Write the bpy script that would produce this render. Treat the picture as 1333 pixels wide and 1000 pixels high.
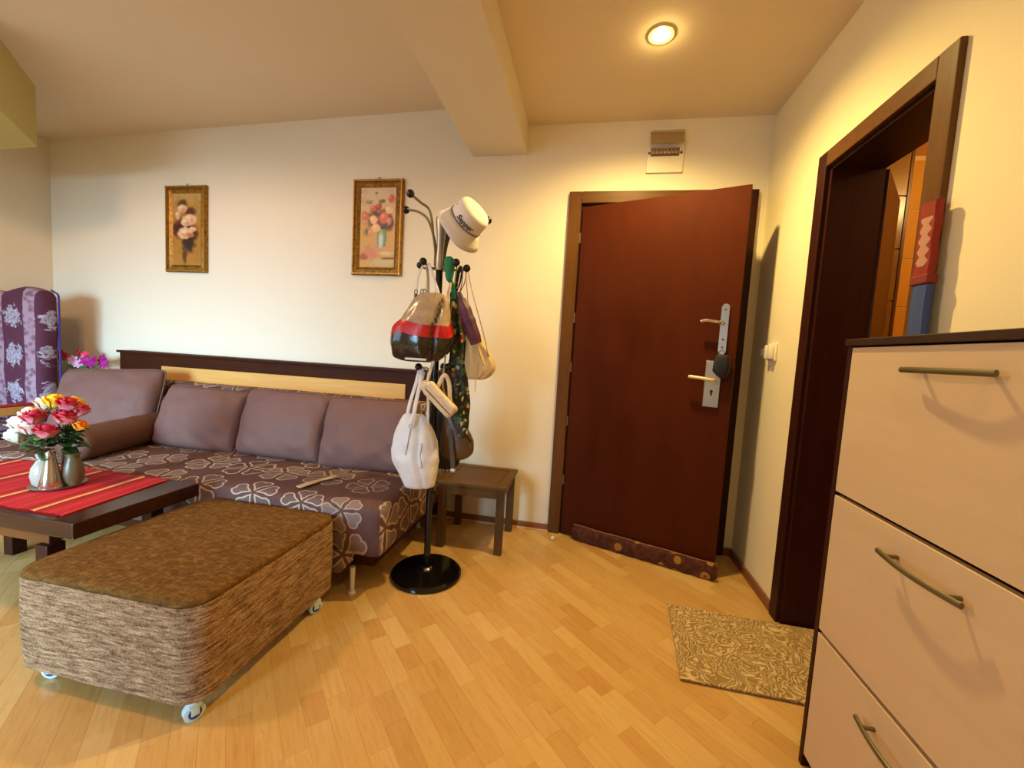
import bpy, bmesh, math, random
from mathutils import Vector, Matrix, noise
for o in list(bpy.data.objects): bpy.data.objects.remove(o)
S = bpy.context.scene
COL = S.collection
PI = math.pi

# ------------------------------------------------------------ camera
cam_d = bpy.data.cameras.new('camera'); cam = bpy.data.objects.new('camera', cam_d); COL.objects.link(cam)
S.camera = cam
cam_d.sensor_width = 36.0; cam_d.lens = 531.0 / 1333.0 * 36.0; cam_d.clip_start = 0.02
yaw, pitch, roll = math.radians(-10.28), math.radians(-4.44), math.radians(3.31)
fwd = Vector((math.sin(yaw)*math.cos(pitch), math.cos(yaw)*math.cos(pitch), math.sin(pitch)))
rt = Vector((math.cos(yaw), -math.sin(yaw), 0)); up = rt.cross(fwd)
r_ = math.cos(roll)*rt + math.sin(roll)*up; u_ = -math.sin(roll)*rt + math.cos(roll)*up
cm = Matrix((r_, u_, -fwd)).transposed().to_4x4(); cm.translation = (0, 0, 1.12)
cam.matrix_world = cm

# ------------------------------------------------------------ world, light, exposure
S.view_settings.view_transform = 'Standard'
try: S.view_settings.look = 'None'
except Exception: pass
S.view_settings.gamma = 1.0; S.view_settings.use_curve_mapping = False
S.view_settings.exposure = 0.44
W = bpy.data.worlds.new('sky'); S.world = W; W.use_nodes = True
wb = W.node_tree.nodes['Background']; wb.inputs[0].default_value = (0.62, 0.78, 1.0, 1); wb.inputs[1].default_value = 1.0

def area(name, loc, direction, sx, sy, power, color, spread=PI):
    d = bpy.data.lights.new(name, 'AREA'); d.shape = 'RECTANGLE'; d.size = sx; d.size_y = sy
    d.energy = power; d.color = color; d.spread = spread
    o = bpy.data.objects.new(name, d); COL.objects.link(o); o.location = loc
    o.rotation_euler = Vector(direction).to_track_quat('-Z', 'Y').to_euler(); return o
# daylight coming through the balcony window behind the camera, and through the left side window
area('daylight_balcony', (-2.7, -2.86, 1.10), (-0.04, 1, -0.30), 2.0, 1.5, 56, (0.45, 0.76, 1.0), 1.0)
area('daylight_side', (-4.42, -0.3, 1.45), (1, 0.75, -0.25), 1.3, 1.3, 7, (0.56, 0.80, 1.0), 2.0)
def bulb(name, loc, power, color, r=0.035, spot=None, direction=(0, 0, -1), blend=0.85):
    d = bpy.data.lights.new(name, 'SPOT' if spot else 'POINT'); d.energy = power; d.color = color; d.shadow_soft_size = r
    if spot: d.spot_size = spot; d.spot_blend = blend
    o = bpy.data.objects.new(name, d); COL.objects.link(o); o.location = loc
    o.rotation_euler = Vector(direction).to_track_quat('-Z', 'Y').to_euler()
    return o
WARM = (1.0, 0.71, 0.24)
bulb('hall_bulb', (0.207, 1.89, 2.455), 76, WARM, 0.03, math.radians(160))
bulb('hall_bulb_halo', (0.207, 1.89, 2.462), 0.8, WARM, 0.012)  # extra weak point light added to make the halo around the lamp
bulb('second_bulb', (0.207, 0.1, 2.455), 18, WARM, 0.12, math.radians(168))
bulb('living_bulb', (-2.3, 0.5, 2.51), 72, (1.0, 0.60, 0.34), 0.10, math.radians(176), blend=0.25)  # unseen lamp, placed near the back wall to warm its upper part
bulb('bathroom_bulb', (1.75, 1.75, 2.1), 9, (1.0, 0.66, 0.25), 0.05)

# ------------------------------------------------------------ helpers
def lin(c):
    out = []
    for v in c:
        v = v/255.0
        out.append(v/12.92 if v <= 0.04045 else ((v+0.055)/1.055)**2.4)
    return tuple(out)+(1.0,)

class NT:
    def __init__(s, name):
        s.m = bpy.data.materials.new(name); s.m.use_nodes = True
        s.t = s.m.node_tree; s.b = s.t.nodes['Principled BSDF']
    def n(s, typ, **kw):
        nd = s.t.nodes.new(typ)
        for k, v in kw.items(): setattr(nd, k, v)
        return nd
    def l(s, a, b): s.t.links.new(a, b)
    def math(s, op, a, b=None, c=None, clamp=False):
        nd = s.n('ShaderNodeMath', operation=op); nd.use_clamp = clamp
        for i, v in enumerate((a, b, c)):
            if v is None: continue
            if isinstance(v, (int, float)): nd.inputs[i].default_value = v
            else: s.l(v, nd.inputs[i])
        return nd.outputs[0]
    def coords(s, kind='Object', scale=(1, 1, 1), rot=(0, 0, 0), loc=(0, 0, 0)):
        tc = s.n('ShaderNodeTexCoord'); mp = s.n('ShaderNodeMapping')
        mp.inputs['Scale'].default_value = scale; mp.inputs['Rotation'].default_value = rot; mp.inputs['Location'].default_value = loc
        s.l(tc.outputs[kind], mp.inputs['Vector']); return mp.outputs[0]
    def noise(s, vec, scale=5, detail=4, rough=0.5, dist=0.0):
        nd = s.n('ShaderNodeTexNoise'); nd.inputs['Scale'].default_value = scale; nd.inputs['Detail'].default_value = detail
        nd.inputs['Roughness'].default_value = rough; nd.inputs['Distortion'].default_value = dist
        s.l(vec, nd.inputs['Vector']); return nd.outputs['Fac']
    def ramp(s, fac, stops, interp='LINEAR'):
        nd = s.n('ShaderNodeValToRGB'); cr = nd.color_ramp; cr.interpolation = interp
        while len(cr.elements) < len(stops): cr.elements.new(0.5)
        for e, (p, c) in zip(cr.elements, stops): e.position = p; e.color = c if len(c) == 4 else lin(c)
        s.l(fac, nd.inputs[0]); return nd.outputs[0]
    def mix(s, fac, a, b):
        nd = s.n('ShaderNodeMix', data_type='RGBA')
        for sock, v in ((nd.inputs[0], fac), (nd.inputs[6], a), (nd.inputs[7], b)):
            if isinstance(v, (int, float)): sock.default_value = v
            elif isinstance(v, tuple): sock.default_value = v if len(v) == 4 else lin(v)
            else: s.l(v, sock)
        return nd.outputs[2]
    def bump(s, h, strength=0.3, dist=0.005):
        nd = s.n('ShaderNodeBump'); nd.inputs['Strength'].default_value = strength; nd.inputs['Distance'].default_value = dist
        s.l(h, nd.inputs['Height']); s.l(nd.outputs[0], s.b.inputs['Normal'])
    def set(s, color=None, rough=None, metal=None, spec=None):
        if color is not None:
            if isinstance(color, tuple): s.b.inputs['Base Color'].default_value = color if len(color) == 4 else lin(color)
            else: s.l(color, s.b.inputs['Base Color'])
        if rough is not None:
            if isinstance(rough, (int, float)): s.b.inputs['Roughness'].default_value = rough
            else: s.l(rough, s.b.inputs['Roughness'])
        if metal is not None: s.b.inputs['Metallic'].default_value = metal
        if spec is not None: s.b.inputs['Specular IOR Level'].default_value = spec
        return s.m

_plain = {}
def plain(name, c, rough=0.5, metal=0.0, nscale=0, nstr=0.15, var=0.0, spec=None, sheen=0):
    if name in _plain: return _plain[name]
    t = NT(name)
    col = c
    v = t.coords('Object')
    f = t.noise(v, nscale or 12, 3)
    if var > 0:
        a = tuple(max(0, x*(1-var)) for x in c); b = tuple(min(255, x*(1+var)) for x in c)
        col = t.ramp(f, [(0.3, a), (0.7, b)])
    t.set(col, rough, metal, spec)
    if nscale: t.bump(f, nstr, 0.003)
    if sheen:
        t.b.inputs['Sheen Weight'].default_value = sheen; t.b.inputs['Sheen Roughness'].default_value = 0.5
    _plain[name] = t.m; return t.m

class MB:
    def __init__(s): s.bm = bmesh.new(); s.uv = None
    def face(s, vs):
        try: return s.bm.faces.new(vs)
        except ValueError: return None
    def box(s, x0, x1, y0, y1, z0, z1, M=None):
        c = [Vector(p) for p in ((x0,y0,z0),(x1,y0,z0),(x1,y1,z0),(x0,y1,z0),(x0,y0,z1),(x1,y0,z1),(x1,y1,z1),(x0,y1,z1))]
        if M: c = [M @ p for p in c]
        v = [s.bm.verts.new(p) for p in c]
        for f in ((0,3,2,1),(4,5,6,7),(0,1,5,4),(1,2,6,5),(2,3,7,6),(3,0,4,7)): s.face([v[i] for i in f])
        return s
    def prism(s, pts, z0, z1, M=None):
        a = [Vector((p[0], p[1], z0)) for p in pts]; b = [Vector((p[0], p[1], z1)) for p in pts]
        if M: a = [M@p for p in a]; b = [M@p for p in b]
        a = [s.bm.verts.new(p) for p in a]; b = [s.bm.verts.new(p) for p in b]; n = len(pts)
        s.face(a[::-1]); s.face(b)
        for i in range(n): s.face([a[i], a[(i+1)%n], b[(i+1)%n], b[i]])
        return s
    def rings(s, rs, cap=True, closed=True):
        vr = [[s.bm.verts.new(p) for p in r] for r in rs]; n = len(vr[0])
        for i in range(len(vr)-1):
            for j in range(n if closed else n-1):
                k = (j+1) % n; s.face([vr[i][j], vr[i][k], vr[i+1][k], vr[i+1][j]])
        if cap and closed: s.face(vr[0][::-1]); s.face(vr[-1])
        return s
    def tube(s, pts, r, n=10, flat=None, wdir=None):
        pts = [Vector(p) for p in pts]; rs = []; prev = None
        for i, p in enumerate(pts):
            t = (pts[min(i+1, len(pts)-1)] - pts[max(i-1, 0)]).normalized()
            if prev is None:
                a = Vector(wdir) if wdir else (Vector((0, 0, 1)) if abs(t.z) < 0.9 else Vector((1, 0, 0)))
            else: a = prev
            a = (a - t*a.dot(t)).normalized(); prev = a; b = t.cross(a)
            rad = r[i] if isinstance(r, (list, tuple)) else r
            fl = flat if flat else 1.0
            rs.append([p + a*math.cos(q*2*PI/n)*rad + b*math.sin(q*2*PI/n)*rad*fl for q in range(n)])
        return s.rings(rs)
    def lathe(s, prof, c=(0, 0, 0), n=24, M=None):
        c = Vector(c); rs = []
        for r, z in prof:
            ring = [Vector((max(r, 1e-4)*math.cos(q*2*PI/n), max(r, 1e-4)*math.sin(q*2*PI/n), z)) for q in range(n)]
            rs.append([(M @ p if M else p + c) for p in ring])
        return s.rings(rs)
    def sphere(s, c, r, n=14, m=9, sc=(1, 1, 1)):
        prof = [(r*math.sin(PI*i/m), -r*math.cos(PI*i/m)) for i in range(m+1)]
        return s.lathe(prof, c, n, Matrix.Translation(c) @ Matrix.Diagonal((sc[0], sc[1], sc[2], 1)))
    def build(s, name, m=None, parent=None, smooth=True, bevel=0, seg=2, sub=0, angle=35):
        bm = s.bm
        if bevel:
            bmesh.ops.bevel(bm, geom=[e for e in bm.edges], offset=bevel, segments=seg, affect='EDGES', profile=0.5, clamp_overlap=True)
        bmesh.ops.recalc_face_normals(bm, faces=bm.faces)
        me = bpy.data.meshes.new(name); bm.to_mesh(me); bm.free()
        if smooth:
            me.polygons.foreach_set('use_smooth', [True]*len(me.polygons))
            try: me.set_sharp_from_angle(angle=math.radians(angle))
            except Exception: pass
        if m: me.materials.append(m)
        return link(name, me, parent, sub)

def link(name, me, parent=None, sub=0):
    o = bpy.data.objects.new(name, me); COL.objects.link(o)
    if parent:
        o.parent = parent
        p = parent
        off = Vector((0, 0, 0))
        while p: off += Vector(p.location); p = p.parent
        if parent.type == 'EMPTY': o.matrix_parent_inverse = Matrix.Translation(-off)
    if sub:
        md = o.modifiers.new('sub', 'SUBSURF'); md.levels = sub; md.render_levels = sub
    return o
def tag(o, label=None, cat=None, group=None, kind=None):
    if label: o['label'] = label
    if cat: o['category'] = cat
    if group: o['group'] = group
    if kind: o['kind'] = kind
    return o
def thing(name, loc, label, cat, group=None):
    o = bpy.data.objects.new(name, None); COL.objects.link(o); o.location = loc; o.empty_display_size = 0.05
    return tag(o, label, cat, group)
def struct_root(name, loc):
    o = bpy.data.objects.new(name, None); COL.objects.link(o); o.location = loc; o['kind'] = 'structure'; return o
def bez(p0, p1, p2, p3, n=12):
    p0, p1, p2, p3 = map(Vector, (p0, p1, p2, p3)); out = []
    for i in range(n+1):
        t = i/n; out.append(p0*(1-t)**3 + p1*3*t*(1-t)**2 + p2*3*t*t*(1-t) + p3*t**3)
    return out
def arc(pts, n=6):
    """smooth Catmull-Rom through points"""
    P = [Vector(p) for p in pts]; P = [P[0]*2-P[1]] + P + [P[-1]*2-P[-2]]; out = []
    for i in range(1, len(P)-2):
        for k in range(n):
            t = k/n; a, b, c, d = P[i-1], P[i], P[i+1], P[i+2]
            out.append(0.5*((2*b) + (c-a)*t + (2*a-5*b+4*c-d)*t*t + (3*b-a-3*c+d)*t**3))
    out.append(P[-2]); return out

# ------------------------------------------------------------ materials
def wall_mat(name, c, c2):
    t = NT(name); v = t.coords('Object'); f = t.noise(v, 1.3, 3)
    t.set(t.ramp(f, [(0.3, c), (0.7, c2)]), 0.85, 0, 0.25)
    t.bump(t.noise(t.coords('Object'), 90, 4), 0.10, 0.002); return t.m
M_WALL = wall_mat('wall_paint', (238, 228, 206), (242, 232, 211))
M_CEIL = wall_mat('ceiling_paint', (234, 216, 186), (238, 220, 190))
M_BEAM = wall_mat('beam_paint', (226, 214, 190), (230, 218, 194))
M_OLIVE = wall_mat('olive_tint', (196, 180, 112), (202, 186, 118))  # bulkhead tint, with the window's reflected light put into the colour

def wood(name, c1, c2, axis='z', rough=0.35, stretch=14, scale=3.0, bump=0.06, spec=0.22):
    t = NT(name)
    sc = {'z': (stretch, stretch, 1), 'x': (1, stretch, stretch), 'y': (stretch, 1, stretch)}[axis]
    v = t.coords('Object', sc); f = t.noise(v, scale, 5, 0.6, 0.6)
    t.set(t.ramp(f, [(0.25, c1), (0.75, c2)]), rough, 0, spec); t.bump(f, bump, 0.002); return t.m
M_LEAF = wood('door_veneer', (70, 26, 4), (83, 33, 6), 'z', 0.6, 5, 1.5, 0.06, 0.1)
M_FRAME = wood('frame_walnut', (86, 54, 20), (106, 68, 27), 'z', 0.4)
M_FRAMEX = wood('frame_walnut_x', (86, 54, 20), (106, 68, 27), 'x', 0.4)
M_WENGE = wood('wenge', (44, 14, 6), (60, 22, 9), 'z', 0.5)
M_WENGEX = wood('wenge_x', (52, 23, 8), (70, 33, 11), 'x', 0.55, 14, 3.0, 0.04, 0.1)
M_WENGEY = wood('wenge_y', (46, 26, 18), (62, 38, 26), 'y', 0.35)
M_LIGHTWOOD = wood('beech_panel', (214, 160, 86), (230, 178, 104), 'x', 0.35)
M_STOOL = wood('stool_wood', (76, 50, 12), (110, 76, 24), 'x', 0.45)
M_STOOLZ = wood('stool_wood_z', (70, 46, 16), (98, 66, 26), 'z', 0.4)
M_BASEB = wood('baseboard_wood', (124, 78, 50), (146, 94, 60), 'x', 0.45)
M_BASEBY = wood('baseboard_wood_y', (124, 78, 50), (146, 94, 60), 'y', 0.45)
M_FLAP = wood('flap_maple', (206, 180, 146), (214, 188, 154), 'y', 0.42, 10, 2.0, 0.03)
M_TABLE = wood('table_wenge', (50, 26, 17), (66, 36, 23), 'x', 0.22)
M_CHROME = plain('chrome', (200, 198, 190), 0.22, 1.0)
M_STEEL = plain('brushed_steel', (178, 174, 160), 0.38, 0.9)
M_DKSTEEL = plain('dull_steel', (122, 112, 84), 0.45, 0.75)
M_BLACKG = plain('black_gloss', (14, 12, 12), 0.12)
M_BLACKM = plain('black_fabric', (16, 14, 16), 0.6, 0, 60, 0.3)
M_BALL = plain('knob_dark', (30, 12, 10), 0.18)
M_WHITEP = plain('white_plastic', (236, 228, 205), 0.35)
M_WHITEM = plain('white_metal', (222, 224, 226), 0.35)
M_DARK = plain('dark_void', (20, 14, 10), 0.8)
M_GLASS = NT('window_glass')
tr = M_GLASS.n('ShaderNodeBsdfTransparent'); gl = M_GLASS.n('ShaderNodeBsdfGlossy'); gl.inputs['Roughness'].default_value = 0.02
mx = M_GLASS.n('ShaderNodeMixShader'); mx.inputs[0].default_value = 0.06
M_GLASS.l(tr.outputs[0], mx.inputs[1]); M_GLASS.l(gl.outputs[0], mx.inputs[2])
M_GLASS.l(mx.outputs[0], M_GLASS.t.nodes['Material Output'].inputs['Surface']); M_GLASS = M_GLASS.m

# ------------------------------------------------------------ room shell
XL, XR, YB, YF = -4.15, 0.91, 2.53, -2.6
ZR = 2.485                     # right ceiling
T = 0.15
def sbox(name, b, m, parent=None, bevel=0):
    o = MB().box(*b).build(name, m, parent, smooth=False, bevel=bevel)
    if not parent: o['kind'] = 'structure'
    return o
def multi(name, boxes, m, parent=None, bevel=0):
    mb = MB()
    for b in boxes: mb.box(*b)
    o = mb.build(name, m, parent, smooth=False, bevel=bevel)
    if not parent: o['kind'] = 'structure'
    return o
# back wall with entrance door opening x -0.105..0.79, z 0..2.03
OX0, OX1, OZ = -0.105, 0.790, 2.025
multi('wall_back', [(XL-T, OX0, YB, YB+T, 0, 2.8), (OX1, XR+T, YB, YB+T, 0, 2.8), (OX0, OX1, YB, YB+T, OZ, 2.8)], M_WALL)
# right wall with bathroom opening y 1.375..1.915
RY0, RY1, RZ = 1.375, 1.915, 1.945
RT = 0.17
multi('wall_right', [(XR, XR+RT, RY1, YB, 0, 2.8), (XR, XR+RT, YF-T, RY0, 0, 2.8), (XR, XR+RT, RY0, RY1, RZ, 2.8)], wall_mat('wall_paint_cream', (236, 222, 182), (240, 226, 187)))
# left wall with side window y -1.0..0.4, z 0.85..2.1
multi('wall_left', [(XL-T, XL, 0.4, YB, 0, 2.8), (XL-T, XL, YF-T, -1.0, 0, 2.8), (XL-T, XL, -1.0, 0.4, 0, 0.85), (XL-T, XL, -1.0, 0.4, 2.1, 2.8)], M_WALL)
# front wall (behind the camera) with balcony window x -3.8..-1.6
multi('wall_front', [(XL-T, -3.8, YF-T, YF, 0, 2.8), (-1.6, XR+RT, YF-T, YF, 0, 2.8), (-3.8, -1.6, YF-T, YF, 2.35, 2.8), (-3.8, -1.6, YF-T, YF, 0, 0.12)], M_WALL)
# ceilings
mb = MB()
for (xa, za), (xb, zb) in [((XL-0.01, 2.528), (-0.60, 2.612))]:
    M_ = [Vector((xa, YF-T, za)), Vector((xb, YF-T, zb)), Vector((xb, YB+0.01, zb)), Vector((xa, YB+0.01, za))]
    lo = [mb.bm.verts.new(p) for p in M_]; hi = [mb.bm.verts.new(p+Vector((0, 0, 0.15))) for p in M_]
    mb.face(lo[::-1]); mb.face(hi)
    for i in range(4): mb.face([lo[i], lo[(i+1)%4], hi[(i+1)%4], hi[i]])
o = mb.build('ceiling', M_CEIL, smooth=False); o['kind'] = 'structure'
multi('ceiling', [(-0.60, 0.207-0.034, YF-T, YB+0.01, ZR, ZR+0.2), (0.207+0.034, XR+RT, YF-T, YB+0.01, ZR, ZR+0.2),
                  (0.207-0.034, 0.207+0.034, YF-T, 0.066, ZR, ZR+0.2), (0.207-0.034, 0.207+0.034, 0.134, 1.856, ZR, ZR+0.2), (0.207-0.034, 0.207+0.034, 1.924, YB+0.01, ZR, ZR+0.2)], M_CEIL)
sbox('trim_1', (-0.785, -0.447, YF, YB, 2.314, 2.66), M_BEAM)['label'] = 'wide plastered ceiling beam running from the back wall'
mb = MB().prism([(-3.375, 2.0), (-4.15, 2.03), (-4.15, 0.9), (-3.9, 0.7), (-2.9, 1.53)][::-1], 2.195, 2.60)
o = mb.build('trim_2', M_OLIVE, smooth=False); o['kind'] = 'structure'; o['label'] = 'olive tinted bulkhead under the ceiling at the left'
# hallway beyond entrance door and bathroom shell
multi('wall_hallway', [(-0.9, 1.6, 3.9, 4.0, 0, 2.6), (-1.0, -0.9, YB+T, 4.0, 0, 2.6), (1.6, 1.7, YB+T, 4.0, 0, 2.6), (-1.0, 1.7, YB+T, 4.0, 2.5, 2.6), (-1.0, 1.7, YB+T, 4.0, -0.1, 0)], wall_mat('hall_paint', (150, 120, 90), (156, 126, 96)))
M_BATH = wall_mat('bath_plaster', (216, 170, 96), (222, 176, 102))
multi('wall_bathroom', [(XR+RT, 2.6, 2.56, 2.66, 0, 2.4), (2.55, 2.65, 0.5, 2.6, 0, 2.4), (XR+RT, 2.65, 0.4, 0.5, 0, 2.4), (XR+RT, 2.65, 0.4, 2.66, 2.245, 2.4)], M_BATH)
M_BTILE = NT('bath_tile')
_v = M_BTILE.coords('Object'); _f = M_BTILE.noise(_v, 4, 4)
M_BTILE.set(M_BTILE.ramp(_f, [(0.3, (204, 150, 56)), (0.7, (212, 160, 66))]), 0.25, 0, 0.5); M_BTILE = M_BTILE.m
bw = sbox('wall_bathroom', (XR+RT, 2.55, 2.515, 2.56, 0, 2.245), plain('grout', (226, 196, 140), 0.8))
tz = [0.975, 1.225, 1.475, 1.725, 1.975, 2.225]
me0 = None
for i in range(6):
    for j in range(5):
        if me0 is None:
            t0 = MB().box(-0.165, 0.165, -0.004, 0.0, 0.0025, 0.2475).build('tile', M_BTILE, bw, smooth=False, bevel=0.0015, seg=1); me0 = t0.data
        else:
            t0 = link('tile', me0, bw)
        t0.location = (1.23+i*0.333 if i < 4 else 2.38, 2.515, tz[j]-0.002)
        if i >= 4: bpy.data.objects.remove(t0)
# tiled pipe casing left in the bathroom with its dark trim
pil = struct_root('wall_bathroom', (1.4, 2.4, 0))
MB().box(1.18, 1.450, 2.33, 2.505, 0, 2.243).build('casing', plain('grout', (226, 196, 140), 0.8), pil, smooth=False)
M_OT = plain('tile_olive', (132, 96, 36), 0.25, 0, 6, 0.05, 0.08)
for z in tz+[2.475]:
    MB().box(1.178, 1.444, 2.322, 2.33, z-0.248+0.001, min(z-0.002, 2.24)).build('tile', M_OT, pil, smooth=False, bevel=0.0012, seg=1)
MB().box(1.444, 1.458, 2.318, 2.334, 0, 2.243).build('corner_trim', plain('trim_brown', (92, 48, 16), 0.4), pil, smooth=False, bevel=0.002)

# ------------------------------------------------------------ floor of laminate strips
floor = sbox('floor', (XL-T, XR+RT, YF-T, YB+T, -0.12, -0.0045), plain('floor_joint', (140, 90, 40), 0.7))
M_BFLOOR = plain('bath_floor', (190, 140, 70), 0.3)
sbox('floor', (XR+RT, 2.6, 0.5, 2.56, -0.12, -0.003), M_BFLOOR)
t = NT('laminate')
oi = t.n('ShaderNodeObjectInfo'); gm = t.n('ShaderNodeNewGeometry')
rnd = t.math('FRACT', t.math('ADD', oi.outputs['Random'], gm.outputs['Random Per Island']))
base = t.ramp(rnd, [(0.0, (200, 154, 88)), (0.3, (214, 174, 108)), (0.6, (208, 164, 98)), (0.85, (224, 188, 124)), (1.0, (206, 160, 94))])
tc = t.n('ShaderNodeTexCoord'); mp = t.n('ShaderNodeMapping'); t.l(tc.outputs['Object'], mp.inputs['Vector'])
mp.inputs['Scale'].default_value = (1.6, 16, 1)
cmb = t.n('ShaderNodeCombineXYZ'); t.l(t.math('MULTIPLY', rnd, 37.0), cmb.inputs[0]); t.l(t.math('MULTIPLY', rnd, 91.0), cmb.inputs[1]); t.l(cmb.outputs[0], mp.inputs['Location'])
gr = t.noise(mp.outputs[0], 5, 6, 0.65, 0.9)
dark = t.ramp(gr, [(0.3, (200, 150, 90)), (0.55, (255, 255, 255)), (0.8, (255, 244, 225))])
mixn = t.n('ShaderNodeMix', data_type='RGBA', blend_type='MULTIPLY'); mixn.inputs[0].default_value = 0.24
t.l(base, mixn.inputs[6]); t.l(dark, mixn.inputs[7])
t.set(mixn.outputs[2], t.ramp(gr, [(0.2, (110, 110, 110)), (0.8, (150, 150, 150))]), 0, 0.4)
t.bump(gr, 0.04, 0.001)
M_LAM = t.m
def proj(p):
    v = Vector(p) - Vector((0, 0, 1.12)); z = v.dot(fwd)
    if z < 0.05: return None
    return (666.5+531*v.dot(r_)/z, 500-531*v.dot(u_)/z)
e1 = Vector((0.7071, -0.7071)); e2 = Vector((0.7071, 0.7071))
def clip(poly, rect):
    x0, x1, y0, y1 = rect
    for ax, s, lim in ((0, 1, x0), (0, -1, -x1), (1, 1, y0), (1, -1, -y1)):
        out = []
        for i in range(len(poly)):
            a, b = poly[i], poly[(i+1) % len(poly)]
            da, db = s*a[ax]-lim, s*b[ax]-lim
            if da >= 0: out.append(a)
            if (da >= 0) != (db >= 0):
                k = da/(da-db); out.append((a[0]+(b[0]-a[0])*k, a[1]+(b[1]-a[1])*k))
        poly = out
        if not poly: return []
    return poly
rng = random.Random(7)
WST = 0.064; LENS = [0.12, 0.18, 0.25, 0.33, 0.42]
strips = []
row = 0
tt = -5.0
while tt < 3.0:
    ss = -3.0 - rng.random()*0.4
    while ss < 5.2:
        L = rng.choice(LENS)
        q = [(ss+0.00015, tt+0.00015), (ss+L-0.00015, tt+0.00015), (ss+L-0.00015, tt+WST-0.00015), (ss+0.00015, tt+WST-0.00015)]
        pts = [(e1.x*a+e2.x*b, e1.y*a+e2.y*b) for a, b in q]
        cp = clip(pts, (XL, XR, YF, YB))
        if len(cp) >= 3:
            whole = all(XL < p[0] < XR and YF < p[1] < YB for p in pts)
            cx = sum(p[0] for p in pts)/4; cy = sum(p[1] for p in pts)/4
            strips.append((whole, cx, cy, L, cp))
        ss += L
    tt += WST
def hidden(x, y):
    if -1.75 < x < -1.0 and 0.95 < y < 1.6: return True
    if x < -0.85 and y > 1.62: return True
    if x > 0.66 and y < 1.24: return True
    if x > 0.43 and 1.44 < y < 1.91: return True
    if (x+0.709)**2+(y-1.842)**2 < 0.15**2: return True
    return False
cand = []
for i, (w, x, y, L, cp) in enumerate(strips):
    p = proj((x, y, 0))
    if w and p and -15 < p[0] < 1348 and 0 < p[1] < 1015 and not hidden(x, y):
        cand.append((x*x+y*y, i))
cand.sort(); pick = set(i for _, i in cand[:298])
smesh = {}
for L in LENS:
    o_ = MB().box(-L/2+0.00015, L/2-0.00015, -WST/2+0.00015, WST/2-0.00015, -0.004, 0)
    bmesh.ops.bevel(o_.bm, geom=[e for e in o_.bm.edges if all(v.co.z > -0.001 for v in e.verts)], offset=0.00025, segments=1, affect='EDGES')
    me = bpy.data.meshes.new('strip'); o_.bm.to_mesh(me); o_.bm.free(); me.materials.append(M_LAM); smesh[L] = me
rest = MB()
for i, (w, x, y, L, cp) in enumerate(strips):
    if i in pick:
        o = link('strip', smesh[L], floor); o.location = (x, y, 0); o.rotation_euler = (0, 0, -PI/4)
    else:
        rest.prism(cp, -0.004, 0)
# far strips: kept in the strip frame so the grain follows the boards
bmesh.ops.rotate(rest.bm, verts=rest.bm.verts, cent=(0, 0, 0), matrix=Matrix.Rotation(PI/4, 3, 'Z'))
o = rest.build('strips', M_LAM, floor, smooth=False); o.rotation_euler = (0, 0, -PI/4); o['kind'] = 'stuff'

# ------------------------------------------------------------ baseboards
def baseboard(name, x0, x1, y0, y1, m):
    o = multi(name, [(x0, x1, y0, y1, 0, 0.046)], m, bevel=0.004); return o
baseboard('baseboard_back', XL, -0.172, YB-0.014, YB, M_BASEB)
baseboard('baseboard_back', 0.86, XR-0.014, YB-0.014, YB, M_BASEB)
baseboard('baseboard_right', XR-0.014, XR, 1.99, YB, M_BASEBY)
baseboard('baseboard_right', XR-0.014, XR, YF, 1.30, M_BASEBY)
baseboard('baseboard_left', XL, XL+0.014, YF, YB-0.014, M_BASEBY)
multi('baseboard_back', [(XL+0.014, -0.172, YB-0.022, YB-0.014, 0, 0.014)], plain('bead', (214, 172, 122), 0.5), bevel=0.002)

# ------------------------------------------------------------ windows behind the camera and on the left
M_PVC = plain('pvc', (232, 234, 232), 0.35)
def window(name, boxes, panes):
    r = struct_root(name, (panes[0][0], panes[0][2], panes[0][4]))
    for b in boxes: MB().box(*b).build('window_frame', M_PVC, r, smooth=False, bevel=0.006)
    for b in panes: MB().box(*b).build('pane', M_GLASS, r, smooth=False)
yw = (YF-0.11, YF-0.05)
window('window_1', [(-3.8, -3.73, *yw, 0.12, 2.35), (-1.67, -1.6, *yw, 0.12, 2.35), (-2.74, -2.66, *yw, 0.12, 2.35), (-3.73, -2.74, *yw, 0.12, 0.2), (-2.66, -1.67, *yw, 0.12, 0.2), (-3.73, -2.74, *yw, 2.27, 2.35), (-2.66, -1.67, *yw, 2.27, 2.35)],
       [(-3.73, -2.74, YF-0.085, YF-0.079, 0.2, 2.27), (-2.66, -1.67, YF-0.085, YF-0.079, 0.2, 2.27)])
xw = (XL-0.11, XL-0.05)
window('window_2', [(*xw, -1.0, -0.93, 0.85, 2.1), (*xw, 0.33, 0.4, 0.85, 2.1), (*xw, -0.93, 0.33, 0.85, 0.92), (*xw, -0.93, 0.33, 2.03, 2.1)],
       [(XL-0.085, XL-0.079, -0.93, 0.33, 0.92, 2.03)])

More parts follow.
